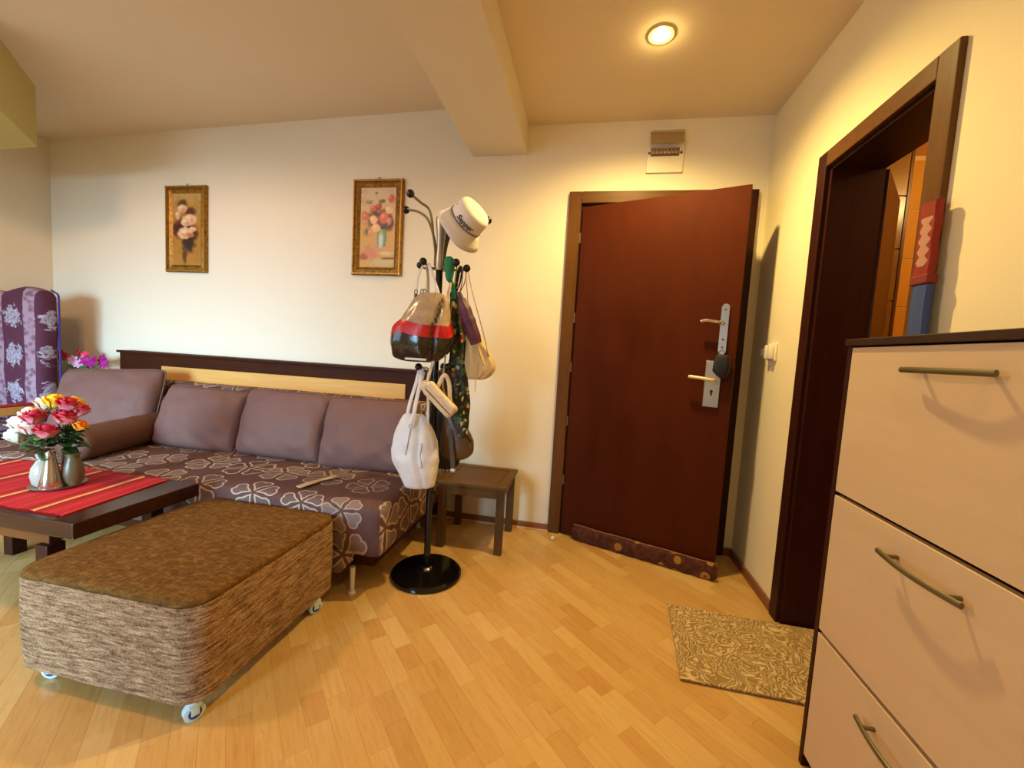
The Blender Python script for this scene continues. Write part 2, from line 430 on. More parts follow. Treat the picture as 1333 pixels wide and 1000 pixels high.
# ------------------------------------------------------------ recessed lamps
def downlight(x, y, label):
    r = thing('ceiling_spotlight', (x, y, ZR), label, 'lamp')
    prof = [(0.036, -0.001), (0.036, -0.006), (0.052, -0.006), (0.056, 0.0), (0.052, 0.004), (0.036, 0.004)]
    rs = [[Vector((x+a*math.cos(q*2*PI/32), y+a*math.sin(q*2*PI/32), ZR+z)) for q in range(32)] for a, z in prof+[prof[0]]]
    MB().rings(rs, cap=False).build('trim_ring', plain('ring_cream', (238, 214, 160), 0.4), r)
    t = NT('lamp_glow'); t.b.inputs['Emission Color'].default_value = (1, 0.9, 0.74, 1); t.b.inputs['Emission Strength'].default_value = 40; t.set((255, 250, 240), 0.3)
    MB().lathe([(0.0, -0.012), (0.012, -0.011), (0.024, -0.006), (0.031, 0.002), (0.032, 0.01), (0.0, 0.012)], (x, y, ZR), 28).build('bulb', t.m, r)
    return r
downlight(0.207, 1.89, 'glowing round recessed ceiling spotlight in front of the entrance door')
# hidden cans behind (out of frame fitting of the same row)
downlight(0.207, 0.10, 'round recessed ceiling spotlight above the shoe cabinet')
lg = thing('ceiling_lamp', (-2.3, 0.5, 2.57), 'unseen flat round ceiling lamp placed to warm the living area', 'lamp')
MB().lathe([(0, 2.56), (0.16, 2.56), (0.16, 2.545), (0.12, 2.53), (0.0, 2.527)], (-2.3, 0.5, 0.012), 32).build('lamp_shade', plain('opal', (240, 236, 226), 0.4), lg)

# ------------------------------------------------------------ entrance door
d1 = struct_root('door_1', (OX0, YB, 0))
# casing + lining, left / right / head
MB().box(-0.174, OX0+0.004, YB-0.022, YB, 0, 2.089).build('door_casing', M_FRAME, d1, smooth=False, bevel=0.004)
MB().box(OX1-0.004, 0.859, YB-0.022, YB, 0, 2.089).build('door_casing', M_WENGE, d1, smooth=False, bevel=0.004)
MB().box(OX0+0.0045, OX1-0.0045, YB-0.022, YB, OZ-0.004, 2.089).build('door_casing', M_FRAMEX, d1, smooth=False, bevel=0.004)
MB().box(OX0, OX0+0.02, YB+0.001, YB+T, 0, OZ).build('door_lining', M_WENGE, d1, smooth=False)
MB().box(OX1-0.02, OX1, YB+0.001, YB+T, 0, OZ).build('door_lining', M_WENGE, d1, smooth=False)
MB().box(OX0+0.02, OX1-0.02, YB+0.001, YB+T, OZ-0.02, OZ).build('door_lining', M_WENGEX, d1, smooth=False)
MB().box(OX0+0.02, OX1-0.02, YB+0.001, YB+T, 0.0, 0.015).build('threshold', M_WENGEX, d1, smooth=False)
A = math.atan2(2.227-2.53, 0.734+0.09)
LM = Matrix.Translation((-0.09, 2.515, 0)) @ Matrix.Rotation(A, 4, 'Z')   # local: x along leaf, y away from the camera
LWID = 0.868
MB().box(0.0, LWID, 0.0, 0.042, 0.012, 2.0, LM).build('door_leaf', M_LEAF, d1, smooth=False, bevel=0.0025)
for z in (0.35, 0.72, 1.05, 1.35, 1.82):
    MB().tube([LM @ Vector((-0.006, -0.004, z-0.03)), LM @ Vector((-0.006, -0.004, z+0.03))], 0.006, 10).build('hinge', M_DKSTEEL, d1)
# upper long plate with curved lever
up_ = []
def plate(x0, x1, z0, z1, rad, name, m):
    pts = []; n = 8
    if rad > 0.01:
        cx = (x0+x1)/2; r = (x1-x0)/2
        for k in range(n*2+1): a = PI*k/(2*n); pts.append((cx+r*math.cos(a), z1-r+r*math.sin(a)))
        for k in range(n*2+1): a = PI+PI*k/(2*n); pts.append((cx+r*math.cos(a), z0+r+r*math.sin(a)))
    else: pts = [(x0, z0), (x1, z0), (x1, z1), (x0, z1)]
    mb = MB()
    a = [mb.bm.verts.new(LM @ Vector((p[0], -0.009, p[1]))) for p in pts]; b = [mb.bm.verts.new(LM @ Vector((p[0], -0.0005, p[1]))) for p in pts]
    mb.face(a); mb.face(b[::-1])
    for i in range(len(pts)): mb.face([a[i], b[i], b[(i+1)%len(pts)], a[(i+1)%len(pts)]])
    return mb.build(name, m, d1, smooth=False, bevel=0.0012, seg=1)
p1 = plate(0.787, 0.823, 1.17, 1.425, 0.018, 'lock_plate', M_CHROME)
p2 = plate(0.739, 0.811, 0.898, 1.135, 0, 'lock_plate', M_STEEL)
def lever(x, z, L, parent, droop, m):
    q = [LM @ Vector(v) for v in ((x, -0.006, z), (x, -0.035, z), (x-0.012, -0.047, z+0.002), (x-0.04, -0.05, z+0.006), (x-L*0.7, -0.049, z+0.010), (x-L, -0.047, z-droop))]
    MB().tube(arc(q, 5), [0.0095]*6+[0.009]*10+[0.0085]*9+[0.007], 10).build('lever', m, parent)
    MB().tube([LM @ Vector((x, -0.009, z)), LM @ Vector((x, -0.016, z))], 0.015, 16).build('rosette', m, parent)
lever(0.797, 1.326, 0.098, p1, -0.006, M_CHROME)
lever(0.783, 1.036, 0.118, p2, -0.012, plain('cream_lever', (232, 214, 170), 0.3, 0.3))
for z in (1.395, 1.245, 1.205):
    MB().tube([LM @ Vector((0.805, -0.009, z)), LM @ Vector((0.805, -0.0115, z))], 0.0055, 10).build('screw', M_DKSTEEL, p1)
MB().tube([LM @ Vector((0.775, -0.009, 0.979)), LM @ Vector((0.775, -0.0105, 0.979))], 0.0075, 14).build('keyhole', M_DARK, p2)
MB().box(0.7705, 0.7795, -0.0105, -0.009, 0.957, 0.979, LM).build('keyhole', M_DARK, p2, smooth=False)
MB().box(LWID-0.0005, LWID+0.001, 0.008, 0.032, 0.93, 1.13, LM).build('strike_plate', M_DKSTEEL, d1, smooth=False)
# key with black pouch hanging from the upper plate
kp = thing('key_pouch', LM @ Vector((0.812, -0.02, 1.18)), 'black leather key pouch hanging from the key in the door lock', 'key case')
MB().tube([LM @ Vector((0.805, -0.0115, 1.19)), LM @ Vector((0.805, -0.03, 1.19))], 0.004, 8).build('key', M_STEEL, kp)
ring = [LM @ Vector((0.805+0.012*math.cos(a*PI/8), -0.028, 1.178+0.013*math.sin(a*PI/8))) for a in range(17)]
MB().tube(ring, 0.0015, 6).build('key_ring', M_STEEL, kp)
mb = MB(); rs = []
for z, x0, x1, d in ((1.168, 0.785, 0.836, 0.008), (1.155, 0.776, 0.848, 0.014), (1.11, 0.774, 0.850, 0.017), (1.085, 0.772, 0.849, 0.016), (1.060, 0.795, 0.842, 0.013), (1.048, 0.812, 0.828, 0.006)):
    cx = (x0+x1)/2; a = (x1-x0)/2
    rs.append([LM @ Vector((cx+a*math.copysign(abs(math.cos(t_))**0.6, math.cos(t_)), -0.03+d*math.copysign(abs(math.sin(t_))**0.6, math.sin(t_)), z)) for t_ in [k*2*PI/20 for k in range(20)]])
mb.rings(rs).build('pouch', plain('black_leather', (12, 10, 10), 0.45, 0, 30, 0.2), kp)
# draught stopper at the foot of the leaf
tm = NT('floral_brown'); v = tm.coords('Object', (1, 1, 1)); vo = tm.n('ShaderNodeTexVoronoi'); vo.inputs['Scale'].default_value = 14; vo.inputs['Randomness'].default_value = 0.9
tm.l(v, vo.inputs['Vector'])
c1 = tm.mix(tm.math('LESS_THAN', vo.outputs['Distance'], 0.33), (72, 28, 12), (158, 112, 40))
c1 = tm.mix(tm.math('GREATER_THAN', tm.n('ShaderNodeSeparateColor').outputs[0], 2), c1, c1)
sc = tm.n('ShaderNodeSeparateColor'); tm.l(vo.outputs['Color'], sc.inputs[0])
keep = tm.math('GREATER_THAN', sc.outputs[0], 0.42)
inner = tm.math('MULTIPLY', keep, tm.math('LESS_THAN', vo.outputs['Distance'], 0.34))
core = tm.math('MULTIPLY', keep, tm.math('LESS_THAN', vo.outputs['Distance'], 0.10))
nz = tm.noise(v, 35, 3)
cc = tm.mix(inner, tm.ramp(nz, [(0.35, (62, 22, 12)), (0.6, (92, 44, 22)), (0.75, (108, 58, 50))]), (170, 126, 50))
tm.set(tm.mix(core, cc, (110, 60, 20)), 0.8)
ds = thing('draught_stopper', LM @ Vector((0.45, 0, 0)), 'brown floral fabric draught excluder along the foot of the entrance door', 'draught excluder')
mb = MB(); rs = []
NN = 40
for i in range(NN+1):
    x = 0.085+(0.885-0.085)*i/NN
    e = min(1, min(i, NN-i)/1.5+0.55); wob = 0.003*math.sin(i*1.7)
    ring = []
    for k in range(16):
        a = 2*PI*k/16; cy = -0.022; ry = 0.018*e; rz = 0.046*e
        ring.append(LM @ Vector((x, cy+ry*math.copysign(abs(math.cos(a))**0.6, math.cos(a))+wob, 0.048+rz*math.copysign(abs(math.sin(a))**0.6, math.sin(a))+wob*0.4)))
    rs.append(ring)
mb.rings(rs).build('fabric_roll', tm.m, ds)
MB().tube([LM @ Vector((0.09+0.79*i/20, -0.024, 0.0955+0.0015*math.sin(i))) for i in range(21)], 0.002, 6).build('piping', plain('pipe', (176, 120, 80), 0.6), ds)

# ------------------------------------------------------------ bathroom door frame and leaf
d2 = struct_root('door_2', (XR, 1.9, 0))
FX = 0.892
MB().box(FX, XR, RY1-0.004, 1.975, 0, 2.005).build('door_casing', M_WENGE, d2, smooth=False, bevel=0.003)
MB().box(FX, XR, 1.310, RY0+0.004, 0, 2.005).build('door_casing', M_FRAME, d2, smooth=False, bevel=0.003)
MB().box(FX, XR, RY0+0.0045, RY1-0.0045, RZ-0.004, 2.005).build('door_casing', M_FRAMEX, d2, smooth=False, bevel=0.003)
MB().box(XR+0.001, XR+RT+0.02, RY1-0.018, RY1, 0, RZ).build('door_lining', M_WENGE, d2, smooth=False)
MB().box(XR+0.001, XR+RT+0.02, RY0, RY0+0.018, 0, RZ).build('door_lining', M_WENGE, d2, smooth=False)
MB().box(XR+0.001, XR+RT+0.02, RY0+0.018, RY1-0.018, RZ-0.018, RZ).build('door_lining', M_WENGEY, d2, smooth=False)
MB().box(XR, XR+RT, RY0+0.018, RY1-0.018, -0.0045, 0.004).build('threshold', M_WENGEY, d2, smooth=False)
BM = Matrix.Translation((1.115, 1.90, 0)) @ Matrix.Rotation(math.radians(53), 4, 'Z')
MB().box(0, 0.425, 0, 0.04, 0.01, RZ-0.02, BM).build('door_leaf', wood('leaf_dark', (58, 24, 10), (74, 34, 14)), d2, smooth=False, bevel=0.002)

# ------------------------------------------------------------ towels hanging on the bathroom casing
tm = NT('red_knit'); v = tm.coords('Object'); sx = tm.n('ShaderNodeSeparateXYZ'); tm.l(v, sx.inputs[0])
zz = tm.math('PINGPONG', sx.outputs[2], 0.014)
yy = tm.math('ABSOLUTE', tm.math('SUBTRACT', sx.outputs[1], 1.309))
f = tm.math('LESS_THAN', tm.math('ADD', yy, tm.math('MULTIPLY', zz, 0.9)), 0.021)
inz = tm.math('MULTIPLY', tm.math('GREATER_THAN', sx.outputs[2], 1.415), tm.math('LESS_THAN', sx.outputs[2], 1.545))
f = tm.math('MULTIPLY', f, inz)
tm.set(tm.mix(f, (132, 36, 20), (176, 130, 112)), 0.85)
tm.bump(tm.noise(v, 200, 2), 0.4, 0.002)
def towel(name, y0, y1, z0, z1, x0, x1, m, label, cat):
    r = thing(name, (x1, (y0+y1)/2, z1), label, cat)
    mb = MB(); rs = []
    for i in range(13):
        z = z0+(z1-z0)*i/12; w = 0.002*math.sin(i*1.3); sh = 0.006*(i/12)
        ring = []
        for k in range(24):
            a = 2*PI*k/24
            ring.append(Vector(((x0+x1)/2+(x1-x0)/2*math.copysign(abs(math.cos(a))**0.5, math.cos(a))*1.0+0.001*math.sin(k*2), (y0+y1)/2+sh*0.3+((y1-y0)/2)*math.copysign(abs(math.sin(a))**0.5, math.sin(a))+w, z)))
        rs.append(ring)
    mb.rings(rs).build('cloth', m, r); return r
rt_ = towel('hand_towel', 1.278, 1.338, 1.37, 1.585, 0.868, 0.889, tm.m, 'red hand towel with zigzag white lace hanging on the bathroom door frame', 'towel')
MB().box(0.865, 0.892, 1.277, 1.339, 1.366, 1.392).build('hem_band', plain('maroon_hem', (120, 36, 26), 0.8), rt_, smooth=False, bevel=0.004)
towel('blue_towel', 1.274, 1.330, 0.78, 1.364, 0.868, 0.889, plain('blue_terry', (58, 74, 126), 0.9, 0, 150, 0.4), 'plain blue towel hanging below the red one behind the shoe cabinet', 'towel')

# ------------------------------------------------------------ shoe cabinet
CX, CY0, CY1, CT = 0.675, 0.575, 1.230, 1.205
cab = thing('shoe_cabinet', (0.79, 0.9, 0), 'tall dark shoe cabinet with three pale flaps along the right wall', 'cabinet')
MB().box(CX, 0.895, CY1-0.016, CY1, 0, CT-0.018).build('side_panel', M_WENGE, cab, smooth=False, bevel=0.0012, seg=1)
MB().box(CX, 0.895, CY0, CY0+0.016, 0, CT-0.018).build('side_panel', M_WENGE, cab, smooth=False, bevel=0.0012, seg=1)
MB().box(CX-0.006, 0.895, CY0-0.004, CY1+0.004, CT-0.018, CT).build('top_panel', M_WENGEY, cab, smooth=False, bevel=0.0015, seg=1)
MB().box(CX+0.03, 0.885, CY0+0.016, CY1-0.016, 0.03, CT-0.018).build('carcass', M_WENGE, cab, smooth=False)
MB().box(CX+0.02, CX+0.032, CY0+0.016, CY1-0.016, 0.0, 0.05).build('plinth', M_WENGEY, cab, smooth=False)
for z0, z1 in ((0.040, 0.402), (0.413, 0.790), (0.801, CT-0.022)):
    fl = MB().box(CX+0.001, CX+0.018, CY0+0.018, CY1-0.018, z0, z1).build('flap', M_FLAP, cab, smooth=False, bevel=0.0012, seg=1)
    hz = {0.040: 0.340, 0.413: 0.733, 0.801: 1.131}[z0]
    pts = [(CX-0.020-0.012*math.sin(PI*k/12), 0.797+(1.003-0.797)*k/12, hz) for k in range(13)]
    MB().tube(pts, 0.0062, 10, 0.8).build('handle', M_DKSTEEL, fl)
    for y in (0.825, 0.975): MB().tube([(CX+0.002, y, hz), (CX-0.026, y, hz)], 0.0045, 8).build('handle_post', M_DKSTEEL, fl)

# ------------------------------------------------------------ switch + fuse box
sw = thing('light_switch', (XR, 2.26, 1.195), 'cream double rocker light switch beside the bathroom door frame', 'switch')
MB().box(XR-0.012, XR-0.0005, 2.205, 2.29, 1.152, 1.238).build('frame_plate', M_WHITEP, sw, bevel=0.004, smooth=True)
for y0, y1 in ((2.212, 2.245), (2.250, 2.283)):
    MB().box(XR-0.034, XR-0.012, y0, y1, 1.160, 1.230).build('rocker', M_WHITEP, sw, bevel=0.006, smooth=True)
sk = thing('doorbell_button', (XR, 2.385, 1.195), 'small round cream button left of the double light switch', 'button')
MB().lathe([(0, 0), (0.022, 0), (0.022, 0.006), (0.016, 0.012), (0.0, 0.013)], n=20, M=Matrix.Translation((XR-0.0005, 2.385, 1.195)) @ Matrix.Rotation(-PI/2, 4, 'Y')).build('button_cap', M_WHITEP, sk)
fb = thing('fuse_box', (0.35, YB, 2.3), 'white fuse box with raised lid above the entrance door', 'fuse box')
MB().box(0.252, 0.452, YB-0.012, YB-0.0005, 2.19, 2.42).build('cover_plate', M_WHITEP, fb, smooth=False, bevel=0.003)
# opening lid hinged at its top, tilted outwards
LD = Matrix.Translation((0.352, YB-0.014, 2.412)) @ Matrix.Rotation(math.radians(-24), 4, 'X')
MB().box(-0.09, 0.09, -0.004, 0.0, -0.085, 0.0, LD).build('lid', plain('lid_smoke', (176, 146, 96), 0.3), fb, smooth=False, bevel=0.0015)
MB().box(0.268, 0.438, YB-0.05, YB-0.0125, 2.405, 2.413).build('lid_rim', M_WHITEP, fb, smooth=False, bevel=0.002)
bk = MB().box(0.27, 0.425, YB-0.016, YB-0.0125, 2.28, 2.325).build('breaker_slot', plain('slot_brown', (120, 84, 56), 0.5), fb, smooth=False, bevel=0.001)
for k in range(7):
    MB().box(0.275+k*0.021, 0.292+k*0.021, YB-0.028, YB-0.0165, 2.287, 2.318).build('breaker', plain('breaker_grey', (176, 146, 120), 0.4), fb, smooth=False, bevel=0.0015)
    MB().box(0.280+k*0.021, 0.287+k*0.021, YB-0.034, YB-0.0285, 2.300, 2.312).build('toggle', plain('toggle', (84, 56, 40), 0.4), fb, smooth=False, bevel=0.001)
for x in (0.262, 0.436): MB().tube([(x, YB-0.012, 2.297), (x, YB-0.018, 2.297)], 0.006, 10).build('screw', plain('toggle', (84, 56, 40)), fb)

# ------------------------------------------------------------ door mat
t = NT('mat_weave'); v = t.coords('Object', (1, 1, 1))
nd = t.n('ShaderNodeTexNoise'); nd.inputs['Scale'].default_value = 9; nd.inputs['Detail'].default_value = 1; t.l(v, nd.inputs['Vector'])
mxv = t.n('ShaderNodeMix', data_type='RGBA'); mxv.inputs[0].default_value = 0.22; t.l(v, mxv.inputs[6]); t.l(nd.outputs['Color'], mxv.inputs[7])
wv = t.n('ShaderNodeTexWave'); wv.inputs['Scale'].default_value = 20; wv.inputs['Distortion'].default_value = 9; wv.inputs['Detail'].default_value = 1.5; wv.inputs['Detail Scale'].default_value = 2.2
t.l(mxv.outputs[2], wv.inputs['Vector'])
t.set(t.ramp(wv.outputs['Fac'], [(0.3, (158, 130, 80)), (0.6, (186, 158, 104)), (0.85, (220, 196, 146))]), 0.75)
t.bump(wv.outputs['Fac'], 0.6, 0.006)
mt = MB(); n = 24
rs = []
mat_c = [(0.400, 1.449), (0.985, 1.440), (1.050, 1.880), (0.440, 1.902)]
mt.prism(mat_c, 0.0045, 0.0125)
o = mt.build('door_mat', t.m, smooth=False, bevel=0.002)
tag(o, 'beige embossed leaf pattern door mat in front of the bathroom doorway', 'mat')

# ------------------------------------------------------------ stool
st = thing('wooden_stool', (-0.58, 2.30, 0), 'dark wooden stool with slatted top by the back wall', 'stool')
SX0, SX1, SY0, SY1, SZ = -0.782, -0.382, 2.112, 2.492, 0.388
for a, b in (((SX0, SX1), (SY0, SY0+0.05)), ((SX0, SX1), (SY1-0.05, SY1))):
    MB().box(*a, *b, SZ-0.022, SZ).build('top_rail', M_STOOL, st, smooth=False, bevel=0.004)
for a in ((SX0, SX0+0.05), (SX1-0.05, SX1)):
    MB().box(*a, SY0+0.0505, SY1-0.0505, SZ-0.022, SZ).build('top_rail', wood('stool_y', (76, 50, 12), (110, 76, 24), 'y', 0.45), st, smooth=False, bevel=0.004)
sl = None
ns = 7; y0 = SY0+0.052; dy = (SY1-SY0-0.104)/ns
for k in range(ns):
    if sl is None: sl = MB().box(SX0+0.052, SX1-0.052, y0, y0+dy-0.003, SZ-0.018, SZ-0.003).build('slat', M_STOOL, st, smooth=False, bevel=0.0015)
    else:
        c = sl.copy(); COL.objects.link(c); c.location = (0, dy*k, 0)
for x in (SX0+0.012, SX1-0.012-0.042):
    for y in (SY0+0.012, SY1-0.012-0.042):
        MB().box(x, x+0.042, y, y+0.042, 0, SZ-0.0225).build('leg', M_STOOLZ, st, smooth=False, bevel=0.003)
for y in (SY0+0.018, SY1-0.036):
    MB().box(SX0+0.0545, SX1-0.0545, y, y+0.018, SZ-0.075, SZ-0.0225).build('apron', M_STOOL, st, smooth=False, bevel=0.002)
for x in (SX0+0.018, SX1-0.036):
    MB().box(x, x+0.018, SY0+0.0545, SY1-0.0545, SZ-0.075, SZ-0.0225).build('apron', M_STOOLZ, st, smooth=False, bevel=0.002)

# ------------------------------------------------------------ sofa fabrics
def petal_fabric():
    t = NT('petal_cover')
    uv = t.n('ShaderNodeUVMap')
    vo = t.n('ShaderNodeTexVoronoi', voronoi_dimensions='2D'); vo.inputs['Scale'].default_value = 3.9; vo.inputs['Randomness'].default_value = 0.35
    t.l(uv.outputs[0], vo.inputs['Vector'])
    sub = t.n('ShaderNodeVectorMath', operation='SUBTRACT')
    scl = t.n('ShaderNodeVectorMath', operation='SCALE'); scl.inputs['Scale'].default_value = 1.0
    t.l(uv.outputs[0], sub.inputs[0]); t.l(vo.outputs['Position'], sub.inputs[1])
    sp = t.n('ShaderNodeSeparateXYZ'); t.l(sub.outputs[0], sp.inputs[0])
    col = t.n('ShaderNodeSeparateColor'); t.l(vo.outputs['Color'], col.inputs[0])
    r = t.math('SQRT', t.math('ADD', t.math('MULTIPLY', sp.outputs[0], sp.outputs[0]), t.math('MULTIPLY', sp.outputs[1], sp.outputs[1])))
    th = t.math('ADD', t.math('ARCTAN2', sp.outputs[1], sp.outputs[0]), t.math('MULTIPLY', col.outputs[0], 6.28))
    SEC5 = 2*PI/5
    ph = t.math('ABSOLUTE', t.math('SUBTRACT', t.math('MODULO', t.math('ADD', th, 20*PI), SEC5), SEC5/2))
    sz = t.math('ADD', 0.88, t.math('MULTIPLY', col.outputs[1], 0.34))
    rn_ = t.math('DIVIDE', r, sz)
    px = t.math('MULTIPLY', rn_, t.math('COSINE', ph)); py = t.math('MULTIPLY', rn_, t.math('SINE', ph))
    ax_ = t.math('SUBTRACT', px, 0.084); ay_ = t.math('SUBTRACT', py, 0.017)
    d1 = t.math('SUBTRACT', t.math('SQRT', t.math('ADD', t.math('MULTIPLY', ax_, ax_), t.math('MULTIPLY', ay_, ay_))), 0.0285)
    d2 = t.math('MAXIMUM', t.math('MULTIPLY', t.math('SUBTRACT', py, t.math('MULTIPLY', t.math('SUBTRACT', px, 0.010), 0.56)), 0.87), t.math('SUBTRACT', px, 0.086))
    d = t.math('SMOOTH_MIN', d1, d2, 0.010)
    line = t.math('LESS_THAN', t.math('ABSOLUTE', t.math('ADD', d, 0.0036)), 0.0038)
    inside = t.math('LESS_THAN', d, -0.006)
    nz = t.noise(t.coords('Object'), 60, 3)
    base = t.ramp(nz, [(0.3, (86, 56, 50)), (0.7, (96, 64, 58))])
    inn = t.mix(t.math('MULTIPLY', inside, t.math('MULTIPLY', col.outputs[2], 0.6)), base, (150, 134, 130))
    t.set(t.mix(t.math('MULTIPLY', line, t.math('ADD', 0.45, t.math('MULTIPLY', col.outputs[0], 0.45))), inn, (206, 184, 166)), 0.75)
    t.bump(t.noise(t.coords('Object'), 300, 2), 0.12, 0.001)
    return t.m
M_PETAL = petal_fabric()
def unroll(o, ztop):
    me = o.data; uvl = me.uv_layers.new(name='UVMap')
    for p in me.polygons:
        n = p.normal
        for li in p.loop_indices:
            c = me.vertices[me.loops[li].vertex_index].co
            if abs(n.x) > 0.75 : uv = (c.x-(c.z-ztop)*(1 if n.x > 0 else -1), c.y)
            else: uv = (c.x, c.y+(c.z-ztop) if n.y <= 0.3 else c.y-(c.z-ztop))
            uvl.data[li].uv = uv
def rbox(x0, x1, y0, y1, z0, z1, r=0.03, nx=24, ny=12, nz=6, fn=None, crown=0.0):
    """rounded soft box as a subdivided cube; fn displaces"""
    mb = MB(); bm = mb.bm
    V = {}
    def vert(i, j, k):
        if (i, j, k) in V: return V[(i, j, k)]
        p = Vector((x0+(x1-x0)*i/nx, y0+(y1-y0)*j/ny, z0+(z1-z0)*k/nz))
        q = Vector((min(max(p.x, x0+r), x1-r), min(max(p.y, y0+r), y1-r), min(max(p.z, z0+r), z1-r)))
        d = p-q
        # spherify the corner region
        if d.length > 1e-9:
            m_ = max(abs(d.x), abs(d.y), abs(d.z)); p = q + d.normalized()*m_
        if crown:
            u = (p.x-x0)/(x1-x0)*2-1; w = (p.y-y0)/(y1-y0)*2-1; h = (p.z-z0)/(z1-z0)
            p.z += crown*(1-u**4)*(1-w**4)*(1 if h > 0.5 else 0)*max(0, h*2-1)
        if fn: p = fn(p)
        V[(i, j, k)] = bm.verts.new(p); return V[(i, j, k)]
    for i in range(nx):
        for j in range(ny):
            mb.face([vert(i, j, nz), vert(i+1, j, nz), vert(i+1, j+1, nz), vert(i, j+1, nz)]); mb.face([vert(i, j, 0), vert(i, j+1, 0), vert(i+1, j+1, 0), vert(i+1, j, 0)])
    for i in range(nx):
        for k in range(nz):
            mb.face([vert(i, 0, k), vert(i+1, 0, k), vert(i+1, 0, k+1), vert(i, 0, k+1)]); mb.face([vert(i, ny, k), vert(i, ny, k+1), vert(i+1, ny, k+1), vert(i+1, ny, k)])
    for j in range(ny):
        for k in range(nz):
            mb.face([vert(0, j, k), vert(0, j, k+1), vert(0, j+1, k+1), vert(0, j+1, k)]); mb.face([vert(nx, j, k), vert(nx, j+1, k), vert(nx, j+1, k+1), vert(nx, j, k+1)])
    return mb
def wr(amp, sc, seed=0):
    def f(p):
        q = p*sc+Vector((seed, seed*1.7, 0)); return p+Vector((noise.noise(q), noise.noise(q+Vector((31, 0, 0))), noise.noise(q+Vector((0, 17, 0)))))*amp
    return f

# ------------------------------------------------------------ sofa bed
SOX0, SOX1, SOY0, SOY1, SOZ = -3.42, -0.822, 1.575, 2.405, 0.425
sofa = thing('sofa_bed', (-2.1, 2.0, 0), 'long sofa bed with brown petal-patterned cover along the back wall', 'sofa')
o = rbox(SOX0, SOX1, SOY0, SOY1, 0.185, SOZ, 0.035, 60, 20, 8, wr(0.004, 6, 3), 0.004).build('seat', M_PETAL, sofa, angle=80); unroll(o, SOZ)
MB().box(SOX0+0.06, SOX1-0.06, SOY0+0.06, SOY1, 0.12, 0.19).build('base_frame', M_WENGEX, sofa, smooth=False, bevel=0.004)
o = rbox(SOX0+0.30, SOX1-0.10, 2.275, 2.408, SOZ+0.0, 0.79, 0.05, 50, 6, 10, wr(0.006, 7, 5)).build('back_bolster', M_PETAL, sofa, angle=80); unroll(o, 0.8)
# hanging corner of the cover over the front leg
mb = MB(); rs = []
for i in range(15):
    x = -1.75+0.80*i/14; dz = 0.080+0.014*math.sin(i*1.1); 
    yv = SOY0-0.004+0.007*math.sin(i*1.9)
    if x > -0.99: dz = 0.03
    rs.append([Vector((x, yv, 0.215)), Vector((x, yv-0.003, 0.20-dz*0.5)), Vector((x, yv+0.004*math.sin(i), 0.20-dz)), Vector((x, yv+0.006, 0.20-dz)), Vector((x, yv+0.006, 0.215))])
o = mb.rings(rs).build('cover_hem', M_PETAL, sofa, angle=80); unroll(o, SOZ)
for x, y in ((-0.965, 1.605), (-3.30, 1.605), (-0.965, 2.33), (-3.30, 2.33), (-2.15, 1.605)):
    MB().lathe([(0.0, 0), (0.016, 0.0), (0.017, 0.008), (0.010, 0.014), (0.009, 0.03), (0.012, 0.125), (0.0, 0.125)], (x, y, 0), 16).build('leg', M_WHITEM, sofa)
# headboard box
hb = MB().box(-3.372, -0.86, 2.424, 2.512, 0.05, 0.955).build('headboard', M_WENGEX, sofa, smooth=False, bevel=0.003)
MB().box(-3.385, -0.85, 2.410, 2.516, 0.9555, 0.972).build('top_board', M_WENGEX, hb, smooth=False, bevel=0.002)
MB().box(-2.99, -1.125, 2.412, 2.4235, 0.78, 0.878).build('light_panel', M_LIGHTWOOD, hb, smooth=False, bevel=0.002)
MB().box(-2.99, -0.90, 2.398, 2.4235, 0.765, 0.7795).build('shelf_edge', M_LIGHTWOOD, hb, smooth=False, bevel=0.001)

# ------------------------------------------------------------ cushions
M_CUSH = NT('satin_mauve'); _f = M_CUSH.noise(M_CUSH.coords('Object'), 220, 2)
M_CUSH.set((116, 84, 78), 0.6, 0, 0.25); M_CUSH.bump(M_CUSH.noise(M_CUSH.coords('Object', (7, 7, 4)), 1.3, 2, 0.5, 0.6), 0.3, 0.03); M_CUSH.b.inputs['Sheen Weight'].default_value = 0.0; M_CUSH = M_CUSH.m
def pillow(w, h, t, seed, wamp=0.020):
    N = 26; mb = MB(); F = {}; B = {}
    for i in range(N+1):
        for j in range(N+1):
            u = i/N*2-1; v = j/N*2-1
            edge = (1-u**6)*(1-v**6)
            th = t/2*(max(0, (1-abs(u)**2.6)*(1-abs(v)**2.6)))**0.42
            k = (1-0.035*(1-abs(v)**2)*abs(u)**3)*(1-0.07*(u*v)**4); k2 = (1-0.035*(1-abs(u)**2)*abs(v)**3)*(1-0.07*(u*v)**4)
            x = u*w/2*k; z = v*h/2*k2
            q = Vector((x*5+seed, z*5, seed*2.0))
            nn = noise.noise(q)*wamp + noise.noise(q*2.7)*wamp*0.45
            # pulled creases from the corners
            cr = math.sin((u-v)*9+seed)*0.008*abs(u*v)**1.0 + math.sin((u+v)*11+seed*2)*0.008*abs(u*v)
            off = (nn+cr)*edge+0.010*math.sin(v*9+3*u+seed)*max(0, abs(u)-0.5)*1.6*edge+0.008*math.sin(u*8+2*v+seed*3)*max(0, abs(v)-0.5)*1.4*edge
            F[i, j] = mb.bm.verts.new((x, -th-off if 0 < i < N and 0 < j < N else 0, z))
            B[i, j] = mb.bm.verts.new((x, th, z)) if 0 < i < N and 0 < j < N else F[i, j]
    for i in range(N):
        for j in range(N):
            mb.face([F[i, j], F[i+1, j], F[i+1, j+1], F[i, j+1]])
            mb.face([B[i, j], B[i, j+1], B[i+1, j+1], B[i+1, j]])
    return mb
